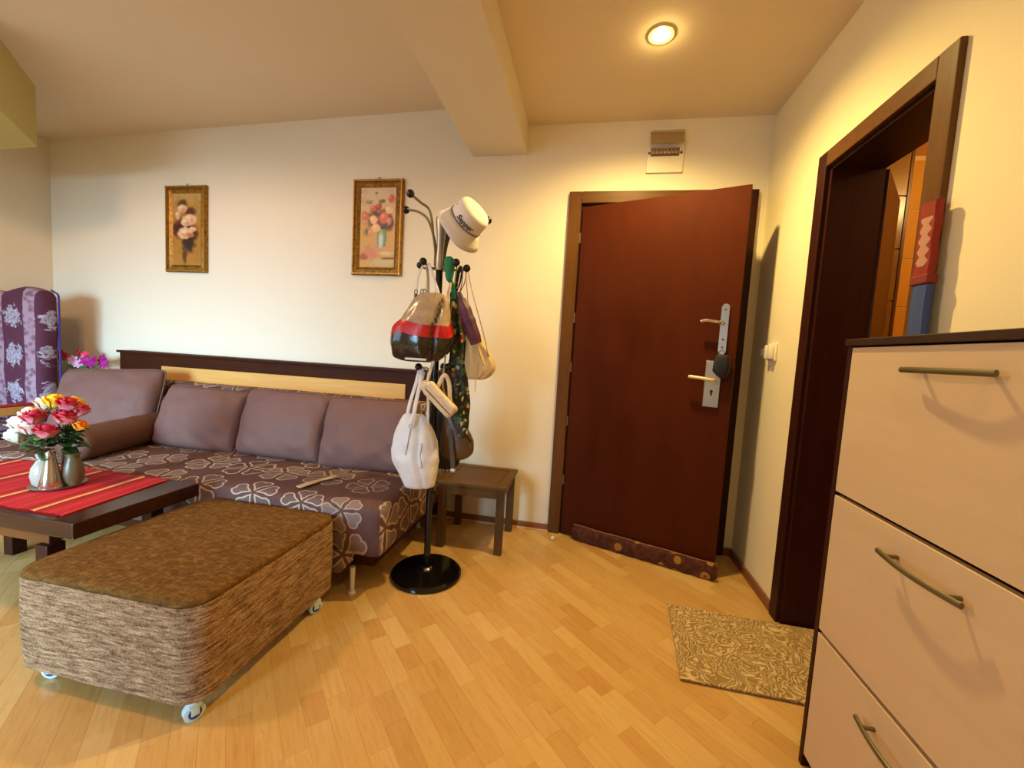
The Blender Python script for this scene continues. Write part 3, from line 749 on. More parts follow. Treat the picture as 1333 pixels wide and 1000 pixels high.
def cushion(c, w, h, t, tilt, yawd, rolld, seed, label, cat='cushion'):
    r = thing('cushion', c, label, cat, 'mauve satin cushions on the sofa')
    mb = pillow(w, h, t, seed)
    Mx = Matrix.Translation(c) @ Matrix.Rotation(math.radians(yawd), 4, 'Z') @ Matrix.Rotation(math.radians(-tilt), 4, 'X') @ Matrix.Rotation(math.radians(rolld), 4, 'Y')
    mb.bm.transform(Mx); mb.build('pillow_body', M_CUSH, r, angle=180, sub=1)
    N = 26; pts = []
    def edge(u, v):
        k = (1-0.035*(1-abs(v)**2)*abs(u)**3)*(1-0.07*(u*v)**4); k2 = (1-0.035*(1-abs(u)**2)*abs(v)**3)*(1-0.07*(u*v)**4)
        return Mx @ Vector((u*w/2*k, 0, v*h/2*k2))
    for i in range(N): pts.append(edge(-1+2*i/N, -1))
    for i in range(N): pts.append(edge(1, -1+2*i/N))
    for i in range(N): pts.append(edge(1-2*i/N, 1))
    for i in range(N+1): pts.append(edge(-1, 1-2*i/N))
    MB().tube(pts, 0.0035, 6).build('seam', M_CUSH, r)
    return r
cushion((-2.31, 2.105, 0.603), 0.58, 0.395, 0.17, 19, 4, 2, 1.3, 'mauve satin cushion on the sofa nearest to the corner bolster, standing upright')
cushion((-1.74, 2.115, 0.613), 0.60, 0.415, 0.19, 17, -2, 0, 4.1, 'middle of the three mauve satin cushions leaning on the sofa back')
cushion((-1.185, 2.105, 0.608), 0.58, 0.42, 0.18, 17, 3, -1, 7.7, 'rightmost mauve satin cushion on the sofa, beside the hanging white handbag')
cushion((-3.02, 2.10, 0.645), 0.68, 0.47, 0.20, 20, 10, -3, 9.2, 'large mauve cushion at the left end of the sofa behind the roll bolster')
bo = thing('bolster', (-2.64, 1.95, 0.51), 'brown satin roll bolster lying across the left part of the sofa seat', 'bolster')
mb = MB(); rs = []
A0 = Vector((-2.56, 1.60, 0.515)); A1 = Vector((-2.72, 2.27, 0.515)); tdir = (A1-A0).normalized(); sd = tdir.cross(Vector((0, 0, 1)))
prof = [(0.0, 0.02), (0.002, 0.05), (0.012, 0.078), (0.03, 0.089)]+[(0.06+0.56*k/12, 0.090+0.002*math.sin(k*2)) for k in range(13)]+[(0.66, 0.088), (0.68, 0.07), (0.688, 0.02)]
for s_, r in prof:
    rs.append([A0+tdir*s_+(sd*math.cos(a)+Vector((0, 0, 1))*math.sin(a))*r*(1+0.02*noise.noise(Vector((s_*8, math.cos(a)*2, math.sin(a)*2)))) for a in [k*2*PI/28 for k in range(28)]])
mb.rings(rs).build('roll', plain('satin_brown', (100, 62, 44), 0.6, 0, 180, 0.06), bo, angle=80)
MB().tube([A0+Vector((0, -0.001, 0)), A0+tdir*0.012], 0.014, 12).build('end_button', M_CUSH, bo)
mb = MB(); pts = arc([(-1.285, 1.655, 0.4365), (-1.265, 1.715, 0.440), (-1.250, 1.775, 0.4385), (-1.226, 1.815, 0.441), (-1.222, 1.855, 0.4375)], 5)
o = mb.tube(pts, [0.018]*8+[0.014]*6+[0.018]*7, 10, 0.18, wdir=(1, 0.3, 0)).build('cloth_strip', plain('beige_strip', (206, 176, 130), 0.8))
tag(o, 'small beige cloth strip lying on the petal-patterned sofa seat', 'cloth')

# ------------------------------------------------------------ ottoman
t = NT('ottoman_weave'); v1 = t.coords('Object', (17, 17, 140)); n1 = t.noise(v1, 1.0, 5, 0.66, 0.6)
v2 = t.coords('Object', (150, 150, 260)); n2 = t.noise(v2, 1.0, 3, 0.7)
s_ = t.math('ADD', t.math('MULTIPLY', n1, 0.62), t.math('MULTIPLY', n2, 0.38))
t.set(t.ramp(s_, [(0.36, (78, 54, 36)), (0.45, (128, 98, 72)), (0.53, (168, 136, 104)), (0.64, (204, 176, 138))]), 0.9, 0, 0.15)
t.bump(s_, 0.7, 0.010); M_OTT = t.m
t = NT('ottoman_top_weave'); v1 = t.coords('Object', (30, 75, 75)); n1 = t.noise(v1, 1.0, 4, 0.6, 0.8)
n3 = t.noise(t.coords('Object', (90, 30, 90)), 1.0, 3, 0.6); s_ = t.math('ADD', t.math('MULTIPLY', n1, 0.6), t.math('MULTIPLY', n3, 0.4))
t.set(t.ramp(s_, [(0.36, (84, 56, 22)), (0.5, (106, 74, 32)), (0.64, (134, 98, 50))]), 0.9, 0, 0.15)
t.bump(s_, 0.7, 0.008); M_OTT2 = t.m
ot = thing('ottoman', (-1.39, 1.25, 0), 'brown woven fabric ottoman on small blue and white casters', 'ottoman')
def rrect(x0, x1, y0, y1, r, z, n=8):
    out = []
    for cx, cy, a0 in ((x1-r, y1-r, 0), (x0+r, y1-r, 90), (x0+r, y0+r, 180), (x1-r, y0+r, 270)):
        for k in range(n+1):
            a = math.radians(a0+90*k/n); out.append((cx+r*math.cos(a), cy+r*math.sin(a)))
    # densify the straight sides
    res = []
    m = len(out)
    for i in range(m):
        a, b = out[i], out[(i+1) % m]; L = math.hypot(b[0]-a[0], b[1]-a[1]); k = max(1, int(L/0.03))
        for j in range(k): res.append(Vector((a[0]+(b[0]-a[0])*j/k, a[1]+(b[1]-a[1])*j/k, z)))
    return res
ox0, ox1, oy0, oy1, oz0, oz1 = -1.690, -1.014, 0.900, 1.568, 0.068, 0.374
rs = []
for k in range(19):
    z = oz0+(oz1-0.02-oz0)*k/18; puff = 0.003*math.sin(PI*k/18)
    rs.append([p+Vector((noise.noise(p*9)*0.003, noise.noise(p*9+Vector((9, 0, 0)))*0.003, 0)) for p in rrect(ox0-puff, ox1+puff, oy0-puff, oy1+puff, 0.07, z)])
MB().rings(rs).build('body', M_OTT, ot, angle=70)
rs = []
for ins, z in ((0.004, oz1-0.022), (0.000, oz1-0.014), (0.003, oz1-0.005), (0.012, oz1), (0.06, oz1+0.003), (0.15, oz1+0.005), (0.3, oz1+0.006)):
    rs.append(rrect(ox0+ins, ox1-ins, oy0+ins, oy1-ins, max(0.012, 0.07-ins*0.3), z))
mn = min(len(r) for r in rs)
def resample(r, n):
    d = [0]; 
    for i in range(len(r)): d.append(d[-1]+(r[(i+1) % len(r)]-r[i]).length)
    out = []; j = 0
    for k in range(n):
        s = d[-1]*k/n
        while d[j+1] < s: j += 1
        f = (s-d[j])/(d[j+1]-d[j]) if d[j+1] > d[j] else 0
        out.append(r[j].lerp(r[(j+1) % len(r)], f))
    return out
MB().rings([resample(r, 96) for r in rs]).build('seat_top', M_OTT2, ot, angle=70)
M_WHEEL = plain('wheel_white', (200, 228, 236), 0.4); M_HUB = plain('hub_blue', (36, 70, 130), 0.35)
for i, (x, y, a) in enumerate(((-1.055, 0.935, 62), (-1.035, 1.445, 62), (-1.61, 0.955, 20), (-1.62, 1.49, 20))):
    ca = math.radians(a); dx = Vector((math.cos(ca), math.sin(ca), 0)); ax = Vector((-dx.y, dx.x, 0))
    c = Vector((x, y, 0.027))
    hs = MB().tube([c+Vector((0, 0, 0.030)), c+Vector((0, 0, 0.0415))], 0.020, 16).build('caster', M_WHEEL, ot)
    MB().box(-0.017, 0.017, -0.019, 0.019, 0.018, 0.032, Matrix.Translation(c) @ Matrix.Rotation(ca, 4, 'Z')).build('fork', M_WHEEL, hs, bevel=0.003)
    for s in (-1, 1):
        MB().box(-0.010, 0.010, s*0.0165-0.002, s*0.0165+0.002, -0.005, 0.02, Matrix.Translation(c) @ Matrix.Rotation(ca, 4, 'Z')).build('fork', M_WHEEL, hs, bevel=0.001)
    MB().tube([c-ax*0.0125, c-ax*0.011, c+ax*0.011, c+ax*0.0125], [0.024, 0.0265, 0.0265, 0.024], 26).build('wheel', M_WHEEL, hs)
    MB().tube([c-ax*0.0140, c+ax*0.0140], 0.0165, 18).build('hub', M_HUB, hs)

# ------------------------------------------------------------ coffee table, runner
tb = thing('coffee_table', (-2.2, 1.29, 0), 'low dark coffee table with thick top left of the ottoman', 'table')
MB().box(-2.78, -1.685, 1.06, 1.522, 0.392, 0.45).build('tabletop', M_TABLE, tb, smooth=False, bevel=0.004)
MB().box(-2.70, -1.86, 1.10, 1.48, 0.335, 0.3915).build('apron', wood('apron_warm', (92, 50, 22), (112, 64, 28), 'x'), tb, smooth=False, bevel=0.003)
for x in (-2.72, -1.90):
    for y in (1.085, 1.44):
        MB().box(x, x+0.055, y, y+0.055, 0, 0.3345).build('leg', M_WENGE, tb, smooth=False, bevel=0.003)
t = NT('runner_stripes'); sx = t.n('ShaderNodeSeparateXYZ'); t.l(t.coords('Object'), sx.inputs[0])
u = t.math('DIVIDE', t.math('MODULO', t.math('ADD', t.math('ADD', sx.outputs[0], t.math('MULTIPLY', sx.outputs[1], 0.10)), 10.0), 0.245), 0.245)
R1, R2, R3, YE, OR = (188, 14, 26), (150, 6, 20), (222, 60, 80), (240, 196, 110), (214, 110, 60)
# position u so a yellow band falls near the right end
col = t.ramp(u, [(0.0, R1), (0.10, R3), (0.115, R1), (0.22, R2), (0.32, R1), (0.36, OR), (0.40, YE), (0.44, OR), (0.455, R2), (0.58, R1), (0.70, R3), (0.72, R1), (0.86, R2), (0.90, R3), (0.915, R1)], 'CONSTANT')
t.set(col, 0.85); t.bump(t.noise(t.coords('Object', (1, 12, 1)), 120, 2), 0.4, 0.002); 
rn = thing('table_runner', (-2.2, 1.3, 0.451), 'red striped woven runner lying on the coffee table', 'table runner')
mb = MB(); G = {}
for i in range(61):
    for j in range(13):
        v = j/12; x = -2.74+(0.955-0.045*v)*i/60; y = 1.098+0.405*v+0.002*math.sin(i*0.8)
        G[i, j] = (mb.bm.verts.new((x, y, 0.4545+0.0007*math.sin(i*0.7+j))), mb.bm.verts.new((x, y, 0.4505)))
for i in range(60):
    for j in range(12):
        mb.face([G[i, j][0], G[i+1, j][0], G[i+1, j+1][0], G[i, j+1][0]]); mb.face([G[i, j][1], G[i, j+1][1], G[i+1, j+1][1], G[i+1, j][1]])
for i in range(60): mb.face([G[i, 0][0], G[i, 0][1], G[i+1, 0][1], G[i+1, 0][0]]); mb.face([G[i, 12][0], G[i+1, 12][0], G[i+1, 12][1], G[i, 12][1]])
for j in range(12): mb.face([G[0, j][0], G[0, j+1][0], G[0, j+1][1], G[0, j][1]]); mb.face([G[60, j][0], G[60, j][1], G[60, j+1][1], G[60, j+1][0]])
mb.build('cloth', t.m, rn, angle=60)
mb = MB()
for i in range(120):
    for y0, sg in ((1.098, -1), (1.503, 1)):
        x = -2.735+0.945*i/120-(0.04 if sg > 0 else 0)*i/120; mb.tube([(x, y0-0.0005*sg, 0.4525), (x+0.002*math.sin(i*3), y0+sg*0.013, 0.4515)], 0.0012, 4)
o = mb.build('fringe', plain('fringe_red', (170, 24, 30), 0.9), rn); o['kind'] = 'stuff'

# ------------------------------------------------------------ vases + roses on the tray
tr = thing('serving_tray', (-2.11, 1.29, 0.455), 'round silver tray on the red runner under the vases', 'tray')
MB().lathe([(0.0, 0), (0.068, 0), (0.083, 0.006), (0.087, 0.011), (0.084, 0.011), (0.068, 0.004), (0.0, 0.004)], (-2.135, 1.30, 0.4555), 36).build('plate', plain('pewter', (172, 164, 150), 0.3, 0.8), tr)
M_GREYC = plain('grey_ceramic', (176, 172, 162), 0.18)
v1 = thing('vase', (-2.165, 1.26, 0.46), 'rounded grey ceramic vase at the left on the tray', 'vase', 'vessels on the tray')
MB().lathe([(0.0, 0), (0.026, 0), (0.036, 0.015), (0.041, 0.045), (0.037, 0.075), (0.024, 0.100), (0.019, 0.112), (0.022, 0.125), (0.024, 0.136), (0.017, 0.136), (0.014, 0.112), (0.0, 0.10)], (-2.170, 1.275, 0.4605), 28).build('vase_body', M_GREYC, v1)
MB().tube([(-2.170+0.02*math.cos(a*PI/6+2), 1.275+0.02*math.sin(a*PI/6+2), 0.572) for a in range(13)], 0.003, 6).build('neck_ring', plain('pewter', (172, 164, 150)), v1)
v2 = thing('vase', (-2.085, 1.255, 0.46), 'slim conical shiny silver vase in the middle of the tray', 'vase', 'vessels on the tray')
MB().lathe([(0.0, 0), (0.036, 0), (0.038, 0.006), (0.030, 0.045), (0.022, 0.09), (0.015, 0.132), (0.017, 0.150), (0.012, 0.150), (0.010, 0.13), (0.0, 0.12)], (-2.112, 1.262, 0.4605), 30).build('vase_body', plain('silver', (206, 200, 186), 0.16, 0.95), v2)
v3 = thing('vase', (-2.03, 1.31, 0.46), 'brownish round vase at the right on the tray', 'vase', 'vessels on the tray')
MB().lathe([(0.0, 0), (0.022, 0), (0.032, 0.02), (0.036, 0.05), (0.032, 0.08), (0.024, 0.105), (0.020, 0.118), (0.024, 0.135), (0.017, 0.135), (0.0, 0.11)], (-2.085, 1.318, 0.4605), 28).build('vase_body', plain('khaki_ceramic', (98, 84, 58), 0.35), v3)
v4 = thing('vase', (-2.12, 1.345, 0.46), 'small dark green vase behind the others holding the roses', 'vase', 'vessels on the tray')
MB().lathe([(0.0, 0), (0.02, 0), (0.025, 0.03), (0.022, 0.08), (0.018, 0.12), (0.022, 0.14), (0.016, 0.14), (0.0, 0.02)], (-2.15, 1.345, 0.4605), 24).build('vase_body', plain('green_ceramic', (40, 56, 36), 0.3), v4)

def two_tone(name, top, bot, axis=2):
    t = NT(name); g = t.n('ShaderNodeTexCoord'); sp = t.n('ShaderNodeSeparateXYZ'); t.l(g.outputs['Generated'], sp.inputs[0])
    t.set(t.ramp(t.math('ADD', sp.outputs[2], t.math('MULTIPLY', t.math('SUBTRACT', t.noise(t.coords('Object'), 40, 2), 0.5), 0.3)), [(0.25, bot), (0.62, top)]), 0.6)
    t.b.inputs['Subsurface Weight'].default_value = 0.08; return t.m
def rose(parent, c, R, m, seed, lean=(0, 0)):
    rg = random.Random(seed); mb = MB(); c = Vector(c)
    Mx = Matrix.Translation(c) @ Matrix.Rotation(lean[0], 4, 'X') @ Matrix.Rotation(lean[1], 4, 'Y') @ Matrix.Rotation(rg.random()*6, 4, 'Z')
    for layer, (r0, r1, h0, h1, npet, flare) in enumerate(((0.10, 0.38, -0.5, 0.85, 3, 0.0), (0.2, 0.62, -0.7, 0.78, 4, 0.10), (0.25, 0.85, -0.8, 0.55, 5, 0.22), (0.2, 1.0, -0.9, 0.25, 5, 0.32))):
        for p in range(npet):
            a0 = 2*PI*(p+0.5*layer)/npet; wd = 2*PI/npet*0.68; gr = []
            for i in range(6):
                v = i/5; rr = (r0+(r1-r0)*math.sin(v*PI/2)+flare*max(0, v-0.7)*1.6)*R; z = (h0+(h1-h0)*v)*R; row_ = []
                for j in range(7):
                    u = j/6*2-1; w = wd*(0.35+0.65*math.sin(min(1, v*1.3)*PI/2)) * (1-0.45*max(0, v-0.75)*4*abs(u))
                    a = a0+u*w; zz = z-abs(u)**2.5*R*0.18*v
                    row_.append(mb.bm.verts.new(Mx @ Vector((rr*math.cos(a)*(1+0.05*layer*u), rr*math.sin(a), zz))))
                gr.append(row_)
            for i in range(5):
                for j in range(6): mb.face([gr[i][j], gr[i][j+1], gr[i+1][j+1], gr[i+1][j]])
    o = mb.build('rose', m, parent, angle=180)
    md = o.modifiers.new('solid', 'SOLIDIFY'); md.thickness = 0.0008; return o
def leaf(parent, base_, tip, w, m, name='leaf', sag=0.15):
    b = Vector(base_); tpt = Vector(tip); d = tpt-b; L = d.length; side = d.cross(Vector((0, 0, 1)))
    if side.length < 1e-4: side = Vector((1, 0, 0))
    side.normalize(); nrm = side.cross(d).normalized(); mb = MB(); rows_ = []
    for i in range(9):
        t_ = i/8; c = b+d*t_-Vector((0, 0, 1))*sag*L*t_*t_; ww = w*math.sin(PI*min(1, t_*0.95+0.04))**0.8*(1 if t_ < 0.5 else 1)
        rows_.append([mb.bm.verts.new(c+side*ww*u+nrm*abs(u)*ww*0.35) for u in (-1, -0.5, 0, 0.5, 1)])
    for i in range(8):
        for j in range(4): mb.face([rows_[i][j], rows_[i][j+1], rows_[i+1][j+1], rows_[i+1][j]])
    o = mb.build(name, m, parent, angle=180); md = o.modifiers.new('solid', 'SOLIDIFY'); md.thickness = 0.0008; return o
M_RC = two_tone('crimson_rose', (190, 14, 52), (238, 150, 160)); M_RW = two_tone('white_rose', (244, 238, 226), (214, 226, 190))
M_RY = two_tone('yellow_rose', (250, 196, 10), (252, 214, 60)); M_RP = two_tone('pinkwhite_rose', (240, 196, 190), (246, 224, 214)); M_RCR = two_tone('cream_rose', (248, 226, 196), (240, 210, 180)); M_RO = two_tone('orange_rose', (240, 130, 10), (250, 170, 40))
M_LF = plain('leaf_dark', (30, 66, 24), 0.5, 0, 20, 0.2, 0.25); M_LF2 = plain('leaf_light', (64, 104, 40), 0.5, 0, 20, 0.2, 0.25)
bq = thing('rose_bouquet', (-2.12, 1.33, 0.58), 'bouquet of crimson, yellow, cream and white roses on the coffee table', 'flowers')
RS = [('w', -2.325, 0.708, 1.28), ('w', -2.315, 0.660, 1.265), ('cr', -2.255, 0.748, 1.29), ('y', -2.140, 0.812, 1.30), ('c', -2.058, 0.806, 1.29), ('cr', -2.205, 0.795, 1.31), ('c', -2.170, 0.752, 1.25), ('p', -2.19, 0.705, 1.25), ('c', -2.045, 0.757, 1.27), ('c', -2.102, 0.700, 1.245), ('o', -2.015, 0.722, 1.30), ('c', -2.11, 0.77, 1.36), ('y', -2.17, 0.79, 1.38)]
MM = {'w': M_RW, 'cr': M_RCR, 'y': M_RY, 'c': M_RC, 'p': M_RP, 'o': M_RO}
hub = Vector((-2.15, 1.345, 0.60))
for i, (k, x, z, y) in enumerate(RS):
    x += 0.0 if k != 'w' else 0.028
    R = {'w': 0.036, 'o': 0.024}.get(k, 0.034); c = Vector((x, y, z)); d = c-Vector((-2.13, 1.31, 0.62))
    rose(bq, c, R, MM[k], i+1, (-d.y*3-0.25, d.x*3.6))
    MB().tube(arc([hub, hub.lerp(c, 0.5)+Vector((0, 0, 0.02)), c+Vector((0, 0, -R*0.7))], 4), 0.0025, 6).build('stem', M_LF, bq)
rg = random.Random(5)
for i in range(60):
    a = rg.random()*2*PI; el = rg.uniform(-0.55, 0.6); L = rg.uniform(0.05, 0.08)
    b = Vector((-2.165+0.05*math.cos(a)*rg.random(), 1.31+0.04*math.sin(a), rg.uniform(0.60, 0.69)))
    tip = b+Vector((math.cos(a)*math.cos(el)*1.15, math.sin(a)*math.cos(el)*0.9, math.sin(el)))*L
    leaf(bq, b, tip, rg.uniform(0.016, 0.026), M_LF if i % 4 else M_LF2)

# ------------------------------------------------------------ back corner: armchair, plant stand, flowers
t = NT('damask_throw'); g = t.coords('Object'); sp = t.n('ShaderNodeSeparateXYZ'); t.l(g, sp.inputs[0])
xx = t.math('MODULO', t.math('ADD', sp.outputs[0], 10.05), 0.28)
band = t.math('LESS_THAN', t.math('ABSOLUTE', t.math('SUBTRACT', xx, 0.14)), 0.045)
lat = t.n('ShaderNodeTexVoronoi'); lat.inputs['Scale'].default_value = 22; lat.feature = 'SMOOTH_F1'; t.l(t.coords('Object', (1, 0.2, 1.4)), lat.inputs['Vector'])
bandc = t.mix(t.ramp(lat.outputs['Distance'], [(0.25, (0, 0, 0)), (0.5, (255, 255, 255))]), (122, 88, 112), (166, 140, 160))
z2 = t.math('MODULO', sp.outputs[2], 0.26)
dx_ = t.math('MINIMUM', xx, t.math('SUBTRACT', 0.28, xx))
dd = t.math('SQRT', t.math('ADD', t.math('POWER', dx_, 2.0), t.math('POWER', t.math('SUBTRACT', z2, 0.13), 2.0)))
ns_ = t.noise(t.coords('Object', (1, 0.3, 1)), 28, 3, 0.6)
bl = t.math('LESS_THAN', t.math('ADD', dd, t.math('MULTIPLY', t.math('SUBTRACT', ns_, 0.5), 0.20)), 0.070)
bgc = t.mix(bl, (84, 34, 62), t.ramp(t.noise(g, 60, 2), [(0.35, (126, 108, 134)), (0.65, (182, 180, 198))]))
t.set(t.mix(band, bgc, bandc), 0.8); t.bump(ns_, 0.2, 0.002); M_DAM = t.m
ac = thing('armchair', (-3.85, 2.1, 0), 'tall armchair draped in a purple damask throw in the left corner', 'armchair')
def chairf(p):
    q = p.copy()
    q += Vector((0, noise.noise(p*5)*0.012, noise.noise(p*4)*0.006))
    u = (p.x+3.85)/0.28
    if p.z > 1.25: q.z += 0.02*math.sin(u*4+1.0)
    return q
rbox(-4.135, -3.665, 2.15, 2.27, 0.30, 1.362, 0.055, 20, 6, 26, chairf).build('backrest', M_DAM, ac, angle=80)
rbox(-4.12, -3.70, 1.70, 2.16, 0.24, 0.46, 0.05, 14, 12, 6, wr(0.006, 6)).build('seat', M_DAM, ac, angle=80)
pts = [(-3.668+0.003*math.sin(k), 2.262, 1.33-0.98*k/16) for k in range(17)]
MB().tube(arc([(-3.73, 2.262, 1.366), (-3.69, 2.262, 1.35)]+pts, 2), 0.006, 8).build('piping', plain('blue_piping', (60, 40, 140), 0.6), ac)
for x in (-4.10, -3.74):
    for y in (1.74, 2.22): MB().box(x, x+0.045, y-0.02, y+0.025, 0, 0.30).build('leg', M_WENGE, ac, smooth=False, bevel=0.003)
for x0 in (-4.14, -3.66):
    am = MB().box(x0, x0+0.085, 1.86, 2.145, 0.535, 0.59).build('armrest', M_LIGHTWOOD, ac, smooth=False, bevel=0.004)
    MB().box(x0-0.003, x0+0.088, 1.855, 2.147, 0.5905, 0.599).build('arm_cloth', plain('red_cloth', (170, 20, 34), 0.8), am, smooth=False, bevel=0.003)
    MB().box(x0+0.02, x0+0.06, 1.87, 1.91, 0.0, 0.5345).build('arm_post', M_LIGHTWOOD, ac, smooth=False, bevel=0.003)
ps = thing('plant_stand', (-3.60, 2.42, 0), 'small wooden stand in the corner between armchair and headboard', 'stand')
MB().lathe([(0, 0.66), (0.085, 0.66), (0.085, 0.68), (0, 0.68)], (-3.575, 2.405, 0), 28).build('stand_top', M_LIGHTWOOD, ps)
for k in range(3):
    a = k*2.094+0.4; MB().tube([(-3.575+0.05*math.cos(a), 2.405+0.05*math.sin(a), 0.66), (-3.575+0.08*math.cos(a), 2.405+0.08*math.sin(a), 0)], 0.010, 10).build('leg', M_LIGHTWOOD, ps)
fp = thing('potted_flowers', (-3.575, 2.405, 0.68), 'pink and magenta artificial flowers in a white pot on the corner stand', 'flowers')
MB().lathe([(0, 0), (0.045, 0), (0.06, 0.075), (0.064, 0.10), (0.06, 0.10), (0.055, 0.085), (0, 0.085)], (-3.575, 2.405, 0.6805), 28).build('pot', plain('white_pot', (236, 238, 232), 0.3), fp)
M_FP = plain('petal_pink', (236, 62, 96), 0.6); M_FM = plain('petal_magenta', (158, 14, 130), 0.6); M_FL = plain('petal_pale', (216, 170, 206), 0.6); M_GB = plain('leaf_bright', (96, 190, 104), 0.5)
def blossom(c, R, m, seed, n=6):
    rg = random.Random(seed); c = Vector(c); mb = MB()
    Mx = Matrix.Translation(c) @ Matrix.Rotation(rg.uniform(0.9, 1.5), 4, 'X') @ Matrix.Rotation(rg.uniform(-.5, .5), 4, 'Y') @ Matrix.Rotation(rg.random()*6, 4, 'Z')
    for p in range(n):
        a0 = 2*PI*p/n; g = []
        for i in range(5):
            t_ = i/4; row_ = []
            for j in range(5):
                u = j/4*2-1; a = a0+u*PI/n*1.15*math.sin(PI*(0.12+0.75*t_)); r = R*t_*(1-0.14*u*u)
                row_.append(mb.bm.verts.new(Mx @ Vector((r*math.cos(a), r*math.sin(a), R*0.45*t_*(1-0.5*t_)))))
            g.append(row_)
        for i in range(4):
            for j in range(4): mb.face([g[i][j], g[i][j+1], g[i+1][j+1], g[i+1][j]])
    o = mb.build('blossom', m, fp, angle=180); md = o.modifiers.new('solid', 'SOLIDIFY'); md.thickness = 0.0012
for i, (x, z, R, m, y) in enumerate([(-3.83, .895, .034, M_FP, 2.38), (-3.775, .875, .030, M_FP, 2.37), (-3.70, .915, .036, M_FP, 2.40), (-3.655, .898, .032, M_FP, 2.41), (-3.685, .862, .034, M_FL, 2.36), (-3.625, .868, .036, M_FL, 2.37), (-3.565, .862, .036, M_FM, 2.36), (-3.52, .872, .032, M_FM, 2.38), (-3.475, .882, .034, M_FM, 2.40), (-3.45, .852, .034, M_FM, 2.39), (-3.41, .85, .030, M_FM, 2.37), (-3.60, .84, .030, M_FL, 2.34), (-3.50, .845, .028, M_FM, 2.35)]):
    blossom((x, y-0.01, z+0.014), R*1.18, m, i+2)
    MB().tube(arc([(-3.575, 2.405, 0.76), ((x-3.575)/2, (y+2.405)/2, 0.82), (x, y+0.01, z-0.005)], 4), 0.002, 5).build('stem', M_GB, fp)
for i, (bx, bz, tx, tz_) in enumerate([(-3.62, .78, -3.87, .875), (-3.62, .79, -3.80, .83), (-3.60, .79, -3.74, .87), (-3.56, .79, -3.70, .80), (-3.56, .79, -3.50, .83), (-3.55, .78, -3.42, .80), (-3.6, .8, -3.62, .86), (-3.6, .8, -3.78, .80)]):
    leaf(fp, (bx, 2.40, bz), (tx, 2.36+0.01*(i % 3), tz_), 0.028, M_GB if i < 4 else M_LF, sag=0.0)

# ------------------------------------------------------------ framed paintings
M_GOLD = NT('gilded'); _f = M_GOLD.noise(M_GOLD.coords('Object'), 60, 4); M_GOLD.set(M_GOLD.ramp(_f, [(0.3, (104, 70, 18)), (0.7, (172, 126, 46))]), 0.42, 0.55); M_GOLD.bump(_f, 0.3, 0.002); M_GOLD = M_GOLD.m
M_BEAD = plain('gilded_bead', (196, 150, 68), 0.35, 0.6)
def smooth(a, b, x):
    t_ = min(1, max(0, (x-a)/(b-a))); return t_*t_*(3-2*t_)
def blend(c, d, k): return tuple(c[i]*(1-k)+d[i]*k for i in range(3))
def paint_roses(u, v):   # u,v 0..1 from the lower left
    c = blend((176, 124, 40), (196, 160, 90), smooth(0.55, 1, v))
    n1 = noise.noise(Vector((u*4, v*8, 1)))*0.5+noise.noise(Vector((u*11, v*22, 3)))*0.3
    c = blend(c, (140, 92, 26), max(0, n1)*0.9)
    def blob(cx, cy, rx, ry, col, soft=0.5, wob=0.25, k=1.0):
        nonlocal c
        d = math.hypot((u-cx)/rx, (v-cy)/ry)+wob*noise.noise(Vector((u*9+cx*7, v*18, cy*5)))
        c = blend(c, col, (1-smooth(1-soft, 1+soft*0.3, d))*k)
    blob(.35, .86, .20, .07, (96, 66, 24)); blob(.30, .50, .34, .14, (66, 20, 12)); blob(.68, .44, .26, .12, (72, 26, 14)); blob(.55, .30, .26, .14, (48, 24, 12)); blob(.42, .14, .09, .12, (90, 50, 20)); blob(.62, .74, .22, .08, (90, 44, 20))
    for cx, cy, rx, ry in ((.34, .79, .18, .06), (.18, .70, .09, .06), (.60, .64, .27, .08), (.47, .60, .2, .06), (.44, .45, .30, .09), (.70, .50, .15, .04)):
        blob(cx, cy, rx, ry, (228, 186, 148), .25, .2)
        blob(cx+.04, cy-.02, rx*.55, ry*.5, (204, 140, 96), .6, .5, .7); blob(cx-.05, cy+.02, rx*.4, ry*.4, (244, 218, 188), .6, .4, .8)
    blob(.62, .42, .14, .035, (190, 108, 50), .5, .3); return c
